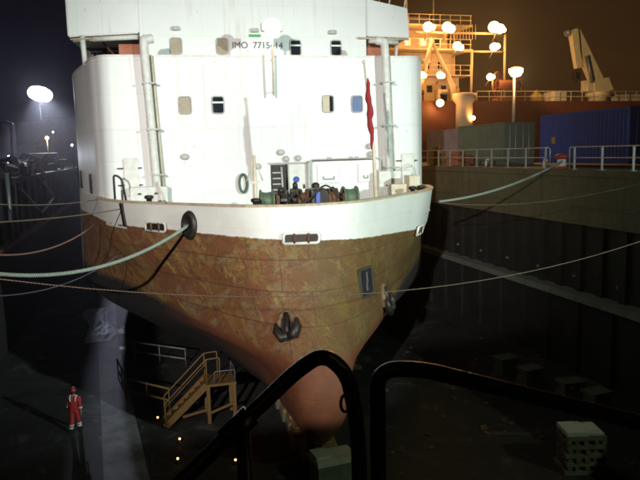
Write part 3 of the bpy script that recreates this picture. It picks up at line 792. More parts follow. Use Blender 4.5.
bm = BM(); box(bm, -.12, .12, -.5, .5, -.06, .06, mat=Matrix.Translation(p + n * .02 + V((0, 0, .1))) @ n.to_track_quat('Z', 'Y').to_matrix().to_4x4()); obj('scupper', bm, M['black'], ship)
# draught mark panel on port bow
p, n, ty, tz = hull_frame(1, 2.75, 6.25)
mt = Matrix.Translation(p + n * .02) @ Matrix((( ty.x, tz.x if tz.z > 0 else -tz.x, n.x, 0), (ty.y, tz.y if tz.z > 0 else -tz.y, n.y, 0), (ty.z, tz.z if tz.z > 0 else -tz.z, n.z, 0), (0, 0, 0, 1)))
bm = BM(); box(bm, -.46, .46, -.48, .48, -.04, .05, mat=mt); dp = obj('draught_panel', bm, paint('violet_panel', (.013, .011, .018), .6, 0, (.03, .016, .016), .6, 3), ship)
bm = BM()
for a in (-.49, .49): box(bm, a - .03, a + .03, -.52, .52, -.03, .075, mat=mt)
for a in (-.51, .51): box(bm, -.52, .52, a - .035, a + .035, -.03, .078, mat=mt)
obj('panel_border', bm, paint('ochre_border', (.055, .055, .028), .7), dp)
bm = BM(); box(bm, .0, .1, -.05, .36, .05, .062, mat=mt); box(bm, -.06, .06, -.32, -.18, .05, .062, mat=mt); box(bm, -.05, .04, -.18, -.02, .05, .061, mat=mt); obj('panel_mark', bm, M['steel'], dp)
# anchors in their pockets
def anchor(sx_, y, z, k, tilt):
    p, n, ty, tz = hull_frame(sx_, y, z)
    if tz.z < 0: tz = -tz
    mt = Matrix.Translation(p + n * .03) @ Matrix(((ty.x, tz.x, n.x, 0), (ty.y, tz.y, n.y, 0), (ty.z, tz.z, n.z, 0), (0, 0, 0, 1))) @ Matrix.Rotation(tilt, 4, 'Z') @ Matrix.Scale(k, 4)
    bm = BM(); tube(bm, [mt @ V(q) for q in ((0, .8, .1), (0, -.35, .2))], .1, 8); an = obj('anchor', bm, M['black'], ship)
    for s in (-1, 1):
        bm = BM(); tube(bm, [mt @ V(q) for q in ((0, -.4, .18), (.3 * s, -.45, .22), (.5 * s, -.1, .27), (.52 * s, .35, .25))], [.14, .18, .15, .04], 8); obj('fluke', bm, M['black'], an)
    bm = BM(); rr = random.Random(8)
    ring = [(.46 * math.cos(a * math.pi / 9) * rr.uniform(.8, 1.15) + .05 * math.sin(a), .15 + .78 * math.sin(a * math.pi / 9) * rr.uniform(.85, 1.1)) for a in range(18)]
    bm.faces.new([bm.verts.new(mt @ V((x, y, .06))) for x, y in ring]); obj('anchor_pocket', bm, M['boot'], an)
    bm = BM(); tube(bm, [mt @ V((x, y, .04)) for x, y in ring[:11]], [.05 + .07 * abs(math.sin(q * 1.7)) for q in range(11)], 8); obj('pocket_lip', bm, M['timberdk'], an)
anchor(-1, .98, 5.15, .72, R(-22)); anchor(1, 4.6, 5.0, .8, R(10))

# flag furled on the jackstaff, hose coil on the house
bm = BM(); pts = []; P0 = V((3.06, 4.98, 13.85))
for k in range(15):
    u = k / 14; pts.append(P0 + V((-.02 + .16 * u + .022 * math.sin(k * 1.3), -.1 - .03 * math.cos(k * 1.1), -2.75 * u)))
tube(bm, pts, [.025 + .1 * math.sin(math.pi * min(1, (k / 14) * 1.05)) ** .6 * (1 + .25 * math.sin(k * 2.1)) for k in range(15)], 10)
tag(obj('flag', bm, M['flag'], None, True, (SX, SY, 0), (0, 0, -SA)), 'dark red flag hanging furled on the staff at the bow of the white ship', 'flag')
bm = BM()
for k in range(3):
    tube(bm, [(-1.36 + (.17 + .02 * k) * math.cos(a * math.pi / 12), 11.9 - .05 * k, 9.65 + (.42 + .02 * k) * math.sin(a * math.pi / 12)) for a in range(25)], .045, 8)
tag(obj('hose_coil', bm, M['greenpaint'], None, True, (SX, SY, 0), (0, 0, -SA)), 'green oval hose coil hung on the white ship front beside the winch', 'hose')

# ------------------------------------------------------------------ ropes
def rope(name, A, B, sag, r, mt, label, n=36, extra=None):
    A, B = V(A), V(B); pts = []
    for k in range(n + 1):
        t = k / n; p = A.lerp(B, t); p.z -= 4 * sag * t * (1 - t); pts.append(p)
    if extra: pts = pts + [V(e) for e in extra]
    bm = BM(); tube(bm, pts, r, 8, uv=True)
    return tag(obj(name, bm, mt), label, 'rope', 'mooring ropes and lines')
def quay_bollard(x, y, label):
    t = thing('bollard', label, 'bollard', (x, y, ZQ), 0, 'quay bollards')
    bm = BM(); lathe(bm, [(.3, 0), (.34, .02), (.34, .08), (.24, .14)], 20); obj('base', bm, M['bolred'], t)
    bm = BM(); lathe(bm, [(.24, .14), (.22, .3), (.22, .48), (.2, .5)], 20); obj('neck', bm, M['bolwhite'], t)
    bm = BM(); lathe(bm, [(.2, .5), (.32, .54), (.36, .64), (.3, .74), (.1, .8), (.02, .81)], 20); obj('cap', bm, M['bolred'], t)
    return t
HW = W(*HF)
rope('mooring_rope', HW, (-8.6, 19.0, 10.2), 1.9, .065, M['rope_green'], 'thick pale green rope sagging from the dark round hawse ring on the bow')
rope('mooring_rope', W(-6.75, 8.4, 8.9), (-8.5, 14.5, 10.15), 0.35, .024, M['rope_tan'], 'taut straight tan rope crossing above the thick green sagging one')
rope('mooring_rope', W(-8.2, 12.2, 9.1), (-8.5, 26.0, 10.15), .4, .02, M['rope_tan'], 'thin tan rope running highest to the dark quay beyond the stern side')
rope('mooring_rope', W(-8.3, 11.5, 8.0), (-8.5, 22.0, 10.15), 1.6, .034, M['rope_red'], 'faded reddish rope hanging slack against the rusty side of the ship')
rope('mooring_rope', W(-7.0, 9.4, 6.9), (-8.5, 15.5, 10.15), 1.8, .02, M['rope_blue'], 'dark bluish thin line drooping lowest beneath the thick green rope')
rope('guide_line', (-8.4, 13.0, 10.5), (20.7, 17.2, 9.75), 2.6, .011, M['rope_tan'], 'long thin brown line spanning the whole dock in front of the bow')
rope('mooring_rope', W(7.85, 9.6, 8.55), (20.85, 29.2, 10.3), .35, .06, M['rope_green'], 'green mooring rope stretched from ship to the red and white bollard', extra=None)
rope('mooring_rope', W(7.85, 9.4, 8.5), (20.6, 21.0, 10.0), .55, .018, M['rope_tan'], 'thin tan rope below the green one crossing the quay wall')
quay_bollard(20.95, 29.4, 'red and white mushroom bollard holding the green rope at the railing gap')
for x, y, l in ((-8.8, 19.0, 'red and white bollard on the dark quay holding the thick green rope'), (-8.8, 14.3, 'red and white bollard nearest the camera on the quay left of the ship'), (-8.8, 25.6, 'red and white bollard farthest along the quay left of the ship')):
    quay_bollard(x, y, l)

# ------------------------------------------------------------------ quay railing on the right
def railing(y0, y1, label, hoop0=False, hoop1=False):
    t = thing('railing', label, 'railing', (XR + .32, y0, ZQ), 0, 'quay railings')
    n = max(1, round((y1 - y0) / 1.9)); st = (y1 - y0) / n
    for k in range(n + 1):
        bm = BM(); box(bm, -.035, .035, k * st - .035, k * st + .035, 0, 1.1); box(bm, -.1, .1, k * st - .1, k * st + .1, 0, .02); obj('post', bm, M['galv'], t)
    for z in (1.1, .58):
        bm = BM(); a, b = (0, 0, z), (0, y1 - y0, z)
        tube(bm, [a, b], .024, 8); obj('rail', bm, M['rimpaint'], t)
    for on, yy, s in ((hoop0, 0, -1), (hoop1, y1 - y0, 1)):
        if on:
            bm = BM(); tube(bm, fillet([(0, yy, 1.1), (0, yy + .38 * s, 1.1), (0, yy + .4 * s, .0)], .14), .03, 8); obj('end_hoop', bm, M['galv'], t)
    return t
railing(14.0, 28.2, 'galvanised quay railing in front of the blue container', False, True)
railing(30.6, 56.5, 'galvanised quay railing in front of the green container', True, False)

# ------------------------------------------------------------------ containers
def container(label, loc, rot, ln, mat):
    t = thing('shipping_container', label, 'container', loc, rot, 'containers on the quay')
    w2, h = 1.22, 2.9
    bm = BM(); n = int(ln / .28)
    for s in (-1, 1):
        pr = None
        for k in range(n * 4 + 1):
            x = -ln / 2 + .12 + (ln - .24) * k / (n * 4); d = (.0, .0, .045, .045)[k % 4]
            a = bm.verts.new((x, s * (w2 - .03 - d), .14)); b = bm.verts.new((x, s * (w2 - .03 - d), h - .1))
            if pr: bm.faces.new((pr[0], a, b, pr[1]))
            pr = (a, b)
    obj('side_panel', bm, mat, t)
    bm = BM(); box(bm, -ln / 2 + .1, ln / 2 - .1, -w2 + .08, w2 - .08, h - .06, h - .02); obj('roof', bm, mat, t)
    bm = BM()
    for x in (-ln / 2 + .06, ln / 2 - .06):
        for y in (-w2 + .06, w2 - .06): box(bm, x - .06, x + .06, y - .06, y + .06, 0, h, bev=.01)
    for y in (-w2 + .05, w2 - .05):
        for z in (.07, h - .06): box(bm, -ln / 2 + .12, ln / 2 - .12, y - .049, y + .049, z - .06, z + .06)
    for x in (-ln / 2 + .06, ln / 2 - .06):
        for z in (.07, h - .06): box(bm, x - .055, x + .055, -w2 + .12, w2 - .12, z - .058, z + .058)
    obj('corner_frame', bm, mat, t)
    for s in (-1, 1):
        bm = BM(); box(bm, s * (ln / 2 - .09) - .02, s * (ln / 2 - .09) + .02, -w2 + .121, w2 - .121, .13, h - .12); d = obj('end_door', bm, mat, t)
        bm = BM()
        for y in (-.75, -.3, .3, .75): tube(bm, [(s * (ln / 2 - .03), y, .2), (s * (ln / 2 - .03), y, h - .2)], .025, 6)
        obj('lock_rod', bm, M['galv'], d)
    return t
ct = container('blue corrugated shipping container behind the quay railing', (25.25, 32.1, ZQ + .18), R(91.2), 7.5, M['blue_box'])
bm = BM(); box(bm, 2.3, 2.65, 1.19, 1.196, 1.15, 1.55); obj('warning_label', bm, M['yellowbin'], ct)
container('green shipping container with a pale top rail behind the railing', (25.3, 43.6, ZQ), R(92), 6.4, M['green_box'])
container('dull violet grey container farthest left beside the white ship', (27.2, 53.6, ZQ), R(92), 6.0, M['grey_box'])
# clutter on the quay by the railing
bm = BM(); box(bm, -.9, .9, -.5, .5, 0, .75, bev=.06); box(bm, -.7, .2, -.4, .4, .75, 1.0, bev=.08)
tag(obj('crate', bm, M['reelred'], None, False, (22.0, 42.5, ZQ), (0, 0, .4)), 'low rusty red equipment crate behind the railing below the violet container', 'crate')
bm = BM(); box(bm, -.5, .5, -.4, .4, 0, 1.1, bev=.05); lathe(bm, [(.3, 1.1), (.32, 1.3), (.2, 1.4)], 12)
tag(obj('generator', bm, M['timber'], None, False, (21.9, 46.0, ZQ)), 'small ochre generator behind the railing next to the white ship', 'generator')
for x, y, l in ((21.6, 31.9, 'small pale pipe stub left of the striped bollard'), (21.6, 38.2, 'small pale pipe stub in front of the green container')):
    bm = BM(); tube(bm, fillet([(0, 0, 0), (0, 0, .42), (0, -.28, .42)], .1), .07, 10); tag(obj('standpipe', bm, M['bolwhite'], None, False, (x, y, ZQ)), l, 'pipe', 'standpipes on the quay')

# ------------------------------------------------------------------ neighbouring ship, afloat across the quay
nb = thing('workboat_ship', 'red hulled ship with floodlit cream deckhouse moored across the quay', 'ship', (0, 0, 0))
bm = BM()
sec = [(62.0, 16.0), (61.6, 12.0), (62.3, 5.5)]
pr = None
for x, dy, dz in ((22.95, 0, .0), (30, 0, 0), (44, 0, -.1), (60, 0, -.1), (75, .6, .2), (86, 3.5, .8), (92, 7, 1.2)):
    q = [bm.verts.new((x, y + dy, z + (dz if z > 10 else 0))) for y, z in sec] + [bm.verts.new((x, 2 * 69 - y - dy, z + (dz if z > 10 else 0))) for y, z in reversed(sec)]
    if pr:
        for k in range(5): bm.faces.new((pr[k], pr[k + 1], q[k + 1], q[k]))
        bm.faces.new((pr[5], pr[0], q[0], q[5]))
    else: bm.faces.new(q)
    pr = q
bm.faces.new(pr)
obj('hull', bm, M['nbred'], nb)
bm = BM(); box(bm, 23.2, 33.2, 64.5, 74, 16.0, 18.6, bev=.05); box(bm, 23.2, 33.0, 65.2, 73, 18.6, 21.2, bev=.05); box(bm, 23.2, 32.6, 66, 72, 21.2, 23.6, bev=.05); box(bm, 24, 31, 67, 71, 23.6, 25.2, bev=.05)
obj('deck_house', bm, M['nbpale'], nb)
for z in (18.62, 21.22, 23.62):
    bm = BM(); box(bm, 23.0, 34.2, 63.4, 74, z, z + .12); obj('deck_edge', bm, M['nbpale'], nb)
    bm = BM()
    for k in range(10): box(bm, 23.6 + k * 1.15, 23.66 + k * 1.15, 63.45, 63.5, z + .12, z + 1.1)
    for h in (.6, 1.1): tube(bm, [(23.2, 63.47, z + h), (34.1, 63.47, z + h)], .03, 6)
    obj('deck_railing', bm, M['nbpale'], nb)
for z, y in ((17.4, 64.45), (19.9, 65.15), (22.4, 65.95)):
    for x in (26.2, 28.0, 29.8, 31.4):
        bm = BM(); box(bm, x - .3, x + .3, y, y + .04, z - .35, z + .35, bev=.0); obj('window', bm, M['glassdark'] if (x + z) % 2 > .7 else M['litwin'], nb)
# A-frame mast, pedestal, mast
bm = BM(); tube(bm, [(27.6, 62.8, 16), (29.3, 62.8, 22.0), (31.6, 62.8, 17.5), (31.8, 62.8, 16)], .3, 10); obj('arch_frame', bm, M['nbpale'], nb)
bm = BM(); lathe(bm, [(.9, 10), (.85, 15.6), (1.2, 16.0), (1.2, 16.6), (.4, 16.7)], 20, Matrix.Translation((32.0, 61.0, 0))); box(bm, 32.6, 34.4, 60.6, 61.4, 13.0, 13.2); obj('crane_pedestal', bm, M['nbpale'], nb)
bm = BM(); tube(bm, [(33.8, 63, 16), (33.9, 63, 21)], .12, 8); obj('light_pole', bm, M['nbpale'], nb)
bm = BM()
for k in range(9): tube(bm, [(31.6 + k * .35, 63.2, 23.8), (31.6 + k * .35, 63.2, 22.3)], .03, 6)
obj('ladder_screen', bm, M['nbpale'], nb)
rr = random.Random(21)
for k in range(14):
    x = rr.uniform(24.5, 33.0); z = 16.0 if k % 3 else rr.choice((18.74, 21.34)); h = rr.uniform(.5, 1.5); wd = rr.uniform(.25, .8); bm = BM()
    if k % 2: box(bm, x - wd, x + wd, 63.6, 64.3, z, z + h, bev=.05); obj('deck_locker', bm, M[rr.choice(('nbpale', 'reelred', 'yellowbin', 'steel'))], nb)
    else: lathe(bm, [(wd * .3, 0), (wd * .3, h), (wd * .7, h + .1), (wd * .6, h + .4), (.05, h + .5)], 12, Matrix.Translation((x, 63.9, z))); obj('vent', bm, M[rr.choice(('nbpale', 'nbred', 'steel'))], nb)
for x0, z0, x1, z1 in ((24.5, 25.2, 24.5, 29.5), (27.5, 25.2, 27.5, 31), (26.4, 28.6, 28.6, 28.6), (30.5, 23.6, 30.5, 27.0), (32.9, 16, 32.9, 23.5), (25.2, 16, 25.2, 23)):
    bm = BM(); tube(bm, [(x0, 65, z0), (x1, 65, z1)], .09, 8); obj('mast_pole', bm, M['nbpale'], nb)
# cable reel
bm = BM()
for dx in (0., 2.4):
    for rr in (1.25, .5): 
        tube(bm, [(36.9 + dx + .25 * math.cos(a * math.pi / 14), 62.6 + rr * .25 * math.cos(a * math.pi / 14) * 0, 0) if False else (36.9 + dx + rr * .8 * math.cos(a * math.pi / 14), 63.0 + rr * .6 * math.cos(a * math.pi / 14), 17.7 + rr * math.sin(a * math.pi / 14)) for a in range(29)], .12, 8)
    for k in range(8):
        a = k * math.pi / 4; tube(bm, [(36.9 + dx, 63.0, 17.7), (36.9 + dx + 1.25 * .8 * math.cos(a), 63.0 + 1.25 * .6 * math.cos(a), 17.7 + 1.25 * math.sin(a))], .07, 6)
tube(bm, [(36.9, 63.0, 17.7), (39.3, 63.0, 17.7)], .5, 14); box(bm, 36.6, 39.8, 62.4, 63.6, 15.95, 16.3)
obj('cable_reel', bm, M['reelred'], nb)
bm = BM()
for k in range(24): box(bm, 34.0 + k * 1.4, 34.06 + k * 1.4, 62.1, 62.16, 15.9, 16.95)
for h in (16.4, 16.95): tube(bm, [(34, 62.13, h), (67, 62.13, h)], .035, 6)
obj('bulwark_rail', bm, M['nbpale'], nb)
bm = BM(); lathe(bm, [(.2, 15.9), (.7, 16.0), (.75, 16.6), (.35, 16.9), (.1, 17.2)], 12, Matrix.Translation((41.9, 63.5, 0))); obj('yellow_capstan', bm, M['yellowbin'], nb)
bm = BM(); box(bm, 43.4, 45.0, 62.5, 64.5, 15.95, 17.0, bev=.1); obj('deck_box', bm, M['nbpale'], nb)
bm = BM(); box(bm, 51.2, 55, 63, 66, 15.9, 16.7, bev=.1); obj('deck_box', bm, M['nbpale'], nb)
# knuckle boom crane
bm = BM(); lathe(bm, [(1.0, 13.0), (1.0, 16.4), (1.35, 16.5), (1.35, 16.9), (.9, 17.0)], 22, Matrix.Translation((49.3, 63.0, 0))); cr = obj('crane', bm, M['craneyel'], nb)
def beam(bm, a, b, w0, w1, h0, h1):
    a, b = V(a), V(b); d = (b - a).normalized(); u = V((0, 1, 0)); v = d.cross(u).normalized()
    q = []
    for p, ww, hh in ((a, w0, h0), (b, w1, h1)):
        q.append([bm.verts.new(p + u * (sx * ww) + v * (sz * hh)) for sx, sz in ((-1, -1), (1, -1), (1, 1), (-1, 1))])
    for k in range(4): bm.faces.new((q[0][k], q[0][(k + 1) % 4], q[1][(k + 1) % 4], q[1][k]))
    bm.faces.new(q[0]); bm.faces.new(q[1])
bm = BM(); beam(bm, (49.5, 63, 16.9), (49.2, 63, 18.3), .8, .7, 1.2, .9); box(bm, 47.5, 48.4, 62.4, 63.6, 16.9, 18.2, bev=.1); obj('crane_column', bm, M['craneyel'], cr)
bm = BM(); beam(bm, (49.2, 63, 17.8), (45.95, 63, 23.5), .5, .4, .65, .5); obj('main_boom', bm, M['craneyel'], cr)
bm = BM(); beam(bm, (45.45, 62.4, 23.4), (46.2, 62.4, 19.4), .35, .28, .42, .3); obj('jib', bm, M['craneyel'], cr)
bm = BM(); tube(bm, [(47.9, 62.2, 17.9), (47.2, 62.3, 20.7)], .2, 8); obj('hydraulic_ram', bm, M['steel'], cr)
bm = BM(); tube(bm, [(44.6, 62.4, 22.9), (45.3, 62.4, 23.3)], .35, 8); obj('boom_tip', bm, M['steel'], cr)
bm = BM(); box(bm, 45.85, 46.5, 62.3, 62.95, 18.2, 19.0, bev=.1); tube(bm, [(46.15, 62.6, 18.3), (46.15, 62.6, 17.7)], .08, 6); obj('hook_block', bm, M['black'], cr)

# floodlights on the neighbouring ship and the quay lamp post
def px(x, y, Y):
    d = cR * ((x - 320) / 656.) - cU * ((y - 240) / 656.) + fw
    return CAM + d * (Y / d.y)
def flood(loc, face, size, label, lens, watts=0, colr=(1, .45, .12), pole_to=None, group='sodium floodlights on the red hulled ship', cat='floodlight', n=1):
    loc = V(loc); t = thing('floodlight', label, cat, loc, 0, group)
    d = V(face).normalized(); q = d.to_track_quat('Z', 'Y').to_matrix().to_4x4()
    rr = random.Random(int(abs(loc.x * 31 + loc.z * 17)))
    heads = [(0, 0, 1.)] if size < .4 else [(0, 0, .85), (rr.uniform(.6, .9), rr.uniform(-.35, .2), rr.uniform(.5, .7))]
    if n == 2: heads = [(-.6, .15, 1.), (.55, -.12, .85), (1.25, -.3, .45)]
    if size > 1: heads = [(-.55, .16, .8), (-.18, .05, .92), (.2, -.06, .92), (.58, -.17, .78)]
    for (ox, oz, sc_) in heads:
        off = Matrix.Translation(V((ox * size, -.02 * sc_, oz * size))); z_ = size * sc_
        bm = BM(); lathe(bm, [(z_ * .3, -z_ * .7), (z_ * .75, -z_ * .45), (z_, -.03), (z_ * 1.03, 0), (z_ * .9, .0)], 18, off @ q); h = obj('housing', bm, M['steel'], t)
        bm = BM(); lathe(bm, [(0.01, z_ * .42), (z_ * .45, z_ * .34), (z_ * .8, z_ * .14), (z_ * .93, .01), (.01, .01)], 18, off @ q); obj('lens', bm, lens, h)
    if pole_to is not None:
        bm = BM(); tube(bm, [V((0, 0, -size * .5)) - d * size * .6, V(pole_to) - loc], .07 if watts < 20000 else .16, 8); obj('pole', bm, M['steel'], t)
    if watts:
        light('flood_light', 'POINT', d * (size * .9), watts, colr, t, radius=size)
    return t
toward = lambda p: (CAM - V(p)).normalized()
for x, y, Y, s, wt, n, dz, lb in (
    (428, 27, 62.6, .6, 700, 1, -1.2, 'upper sodium floodlight nearest the white ship on the red hulled ship'),
    (447, 27, 62.6, .6, 700, 1, -1.2, 'second upper sodium floodlight from the white ship above the arched frame'),
    (497, 28, 62.6, .6, 850, 2, -1.2, 'large twin sodium floodlight highest above the cable reel'),
    (457, 46, 62.5, .52, 420, 1, -1., 'sodium floodlight in the middle row beside the arched frame'),
    (494, 47, 62.5, .52, 420, 1, -1., 'sodium floodlight in the middle row below the twin lamp'),
    (422, 75, 62.2, .42, 300, 1, -.8, 'lower sodium floodlight partly hidden at the edge of the white ship'),
    (440, 75, 62.2, .42, 300, 1, -.8, 'lower sodium floodlight between the legs of the arched frame'),
    (490, 77, 62.2, .42, 300, 1, -.8, 'lower sodium floodlight just left of the red cable reel'),
    (440, 103, 61.2, .38, 250, 1, -.8, 'small sodium floodlight low on the red hull under the arched frame'),
    (473, 118, 60.2, .22, 120, 1, -.6, 'smallest sodium floodlight beside the cream crane pedestal')):
    p = px(x, y, Y); f = toward(p) + V((0, 0, -.25))
    flood(p, f, s, lb, M['sodium'], wt, pole_to=(p.x, p.y + .9, p.z + dz), n=n)
# frame carrying the upper row
bm = BM(); a = px(415, 32, 63.4); b = px(505, 34, 63.4); tube(bm, [a, b], .12, 8); c1 = px(505, 98, 63.4); tube(bm, [b, V((b.x, b.y, 16))], .14, 8); tube(bm, [V((a.x + 2, a.y, a.z)), V((a.x + 2, a.y, 23.6))], .12, 8)
c2 = px(500, 52, 63.4); tube(bm, [V((33.0, 63.4, c2.z)), V((b.x, 63.4, c2.z))], .1, 8)
obj('light_gantry', bm, M['nbpale'], nb)
# quay lamp post
p = px(516, 69, 47.5)
t = thing('lamp_post', 'tall grey lamp post with one lit lamp rising behind the green container', 'street lamp', (p.x, p.y, ZQ))
bm = BM(); tube(bm, [(0, .25, 0), (0, .25, p.z - ZQ - .3)], [.16, .09], 12); obj('pole', bm, M['steel'], t)
bm = BM(); box(bm, -.3, .3, -.3, .3, p.z - ZQ + .02, p.z - ZQ + .18, bev=.05); obj('lamp_hood', bm, M['steel'], t)
bm = BM(); lathe(bm, [(.02, -.62), (.36, -.52), (.54, -.24), (.54, .0), (.02, .01)], 18, Matrix.Translation((0, 0, p.z - ZQ))); obj('lamp_bulb', bm, M['sodium'], t)
light('lamp_glow', 'POINT', (0, -.5, p.z - ZQ - .7), 300, (1, .68, .34), t, radius=.3)
light('crane_fill_spot', 'SPOT', (.6, .3, p.z - ZQ - .3), 9000, (1, .72, .4), t, target=V((47.5, 63, 19.5)) - V((p.x, p.y, ZQ)), spot=R(34), blend=.6, radius=.3)  # extra spot added to brighten the crane, besides the post's own lamp
# ------------------------------------------------------------------ left background
p = px(40, 94, 110)
t = flood(p, toward(p) + V((.25, 0, -.35)), 1.35, 'dazzling bluish white floodlight on a mast beyond the quay left of the ship', M['coolwhite'], 0, pole_to=(p.x, p.y + .6, ZQ), group=None, n=2)
FL = p.copy()
light('flood_beam', 'SPOT', toward(p) * .9, 75000, (.74, .78, 1.), t, target=V((-2.2, 40, 0)) - p, spot=R(21), blend=.7, radius=.7)
t = thing('tank', 'tall blue cylindrical tank at the far quay edge', 'tank', (px(7, 150, 92).x, 92, ZQ))
bm = BM(); lathe(bm, [(1.15, 0), (1.15, 5.6), (1.0, 5.9), (.2, 6.3)], 24); obj('shell', bm, M['bluetank'], t)
bm = BM(); tube(bm, [(.95, -.95, 0), (.95, -.95, 6.0)], .12, 8); obj('pipe', bm, M['bluetank'], t)
def simple_building(label, x0, x1, Y, z1, mat, roofm, wins=()):
    t = thing('building', label, 'building', (x0, Y, ZQ), 0, 'far buildings beyond the dock')
    bm = BM(); box(bm, 0, x1 - x0, 0, 8, 0, z1 - ZQ); wl_ = obj('wall', bm, mat, t)
    bm = BM(); box(bm, -.3, x1 - x0 + .3, -.4, 8.4, z1 - ZQ, z1 - ZQ + .25); obj('roof', bm, roofm, t)
    for x, z, m_ in wins:
        bm = BM(); box(bm, x - .5, x + .5, -.06, -.01, z - .4, z + .4); obj('window', bm, m_, t)
    return t
Y = 110; b0 = px(17, 120, Y).x; b1 = px(45, 120, Y).x
simple_building('low red brick building with a pale annex by the far floodlight', b0, b1, Y, px(30, 122, Y).z, M['brick'], M['black'], ((2.5, 1.2, M['glassdark']),))
a0 = px(16, 146, 104).x; a1 = px(37, 146, 104).x
simple_building('low pale hut in front of the red brick building', a0, a1, 104, px(30, 145, 104).z, M['palewall'], M['black'], ((1.0, .6, M['litwin']),))
a0 = px(48, 120, 118).x; a1 = px(120, 120, 118).x
simple_building('dark warehouse behind the ship beyond the far end of the quay', a0, a1, 118, px(60, 118, 118).z, M['brick'], M['black'], ((3, 2, M['glassdark']), (6, 2, M['glassdark'])))
for x, y, Y, s, lb, mt, wt in ((47, 138, 90, .2, 'small orange lamp above a pale vehicle beyond the quay', M['sodium'], 400), (53, 132, 100, .1, 'tiny bluish lamp on the dark warehouse front', M['coolwhite'], 0), (72, 145, 80, .1, 'tiny white lamp close against the side of the ship', M['coolwhite'], 0), (9, 157, 60, .13, 'small white lamp at the edge of the scrap heap', M['coolwhite'], 500)):
    p = px(x, y, Y)
    flood(p, toward(p), s, lb, mt, wt, (1, .7, .4) if 'orange' in lb else (.8, .88, 1), pole_to=(p.x, p.y + .2, ZQ), group='small lamps beyond the quay')
# van under the orange lamp
p = px(47, 150, 88)
t = thing('van', 'pale van parked under the small orange lamp beyond the quay', 'van', (p.x, 88, ZQ))
bm = BM(); box(bm, -2.2, 2.2, -.9, .9, .4, 1.2, bev=.15); box(bm, -2.1, 1.2, -.85, .85, 1.2, 2.0, bev=.2); obj('body', bm, M['palewall'], t)
for x in (-1.4, 1.4):
    for y in (-.85, .85):
        bm = BM(); lathe(bm, [(.05, -.1), (.33, -.1), (.36, 0), (.33, .1), (.05, .1)], 14, Matrix.Translation((x, y, .36)) @ Matrix.Rotation(R(90), 4, 'X')); obj('wheel', bm, M['boot'], t)
bm = BM(); box(bm, -.2, 1.1, -.9, .9, 1.3, 1.8, bev=.05); obj('window', bm, M['glassdark'], t)
# scrap heap on the quay edge
bm = BM(); rng = random.Random(3)
for k in range(420):
    y = rng.uniform(34, 80); x = rng.uniform(-17, -8.3); hmax = 1.3 * min(1, (x + 17.5) / 2, (-7.8 - x) / 1.2); z = ZQ + abs(rng.gauss(0, .45)) * hmax
    s = [rng.uniform(.12, .55) for _ in range(3)]
    mtx = Matrix.Translation((x, y, z)) @ Euler((rng.uniform(0, 3), rng.uniform(0, 3), rng.uniform(0, 3))).to_matrix().to_4x4()
    box(bm, -s[0], s[0], -s[1], s[1], -s[2] * .4, s[2] * .4, mat=mtx, mi=rng.choice((0, 0, 0, 1, 2)))
o = obj('scrap_heap', bm, [M['scrap'], M['steel'], M['rust']]); o['kind'] = 'stuff'; tag(o, 'long low heap of mixed scrap along the quay left of the ship', 'scrap')
# steel staging hung on the left wall
t = thing('staging_frame', 'dark steel staging with a V shaped brace on the left dock wall', 'staging', (XL, 0, 0))
for a, b in (((.45, 46.3, 9.25), (.45, 55.4, 6.9)), ((.45, 55.4, 6.9), (.45, 63.5, 7.7)), ((.45, 57, 9.4), (.45, 63.5, 7.7)), ((.45, 42.5, 6.2), (.45, 42.5, 10.3)), ((.45, 44.5, 6.2), (.45, 44.5, 10.0))):
    bm = BM(); tube(bm, [a, b], .14, 6); obj('beam', bm, M['steel'], t)

# ------------------------------------------------------------------ dock floor items
# crumpled tarpaulin
bm = BM(); nx, ny = 30, 40; rng = random.Random(5); g = []
from mathutils import noise as mn
for j in range(ny + 1):
    row = []
    for i in range(nx + 1):
        u, v = i / nx, j / ny; edge = min(u, 1 - u, v * 2, (1 - v) * 2) * 4; edge = min(1, edge)
        h = (.1 + .22 * abs(mn.noise(V((u * 3.2, v * 6, 3)))) + .09 * abs(mn.noise(V((u * 8, v * 11, 1))))) * edge
        row.append(bm.verts.new((-2.95 - .5 * v + (u - .5) * (1.55 + .25 * math.sin(v * 9)) + .2 * math.sin(v * 6), 40.8 + v * 9.5, .02 + h)))
    g.append(row)
for j in range(ny):
    for i in range(nx): bm.faces.new((g[j][i], g[j][i + 1], g[j + 1][i + 1], g[j + 1][i])).smooth = True
tag(obj('tarpaulin', bm, M['tarp']), 'crumpled pale wet tarpaulin lying on the dock floor under the ship side', 'tarpaulin')
# stair with platform
t = thing('access_stair', 'ochre timber stair with handrail up to a small platform under the hull', 'staircase', (.45, 26.9, 0))
for yy in (-.42, .42):
    bm = BM(); beam(bm, (0, yy, .05), (1.75, yy, 1.62), .035, .035, .13, .13); obj('stringer', bm, M['timber'], t)
for k in range(7):
    bm = BM(); x = .2 + k * .24; box(bm, x - .12, x + .12, -.38, .38, x * .9 + .0, x * .9 + .045); obj('tread', bm, M['timber'], t)
bm = BM(); box(bm, 1.7, 2.95, -.6, .75, 1.58, 1.68, bev=.01); obj('platform', bm, M['timber'], t)
for x, yy in ((1.78, -.52), (2.85, -.52), (1.78, .66), (2.85, .66)):
    bm = BM(); box(bm, x - .07, x + .07, yy - .07, yy + .07, 0, 1.58); obj('leg', bm, M['timber'], t)
bm = BM(); beam(bm, (1.85, -.52, .45), (2.78, -.52, .75), .03, .03, .05, .05); beam(bm, (-.1, -.44, .62) if False else (.7, -.52, .42), (1.71, -.52, .6), .03, .03, .05, .05); obj('brace', bm, M['timber'], t)
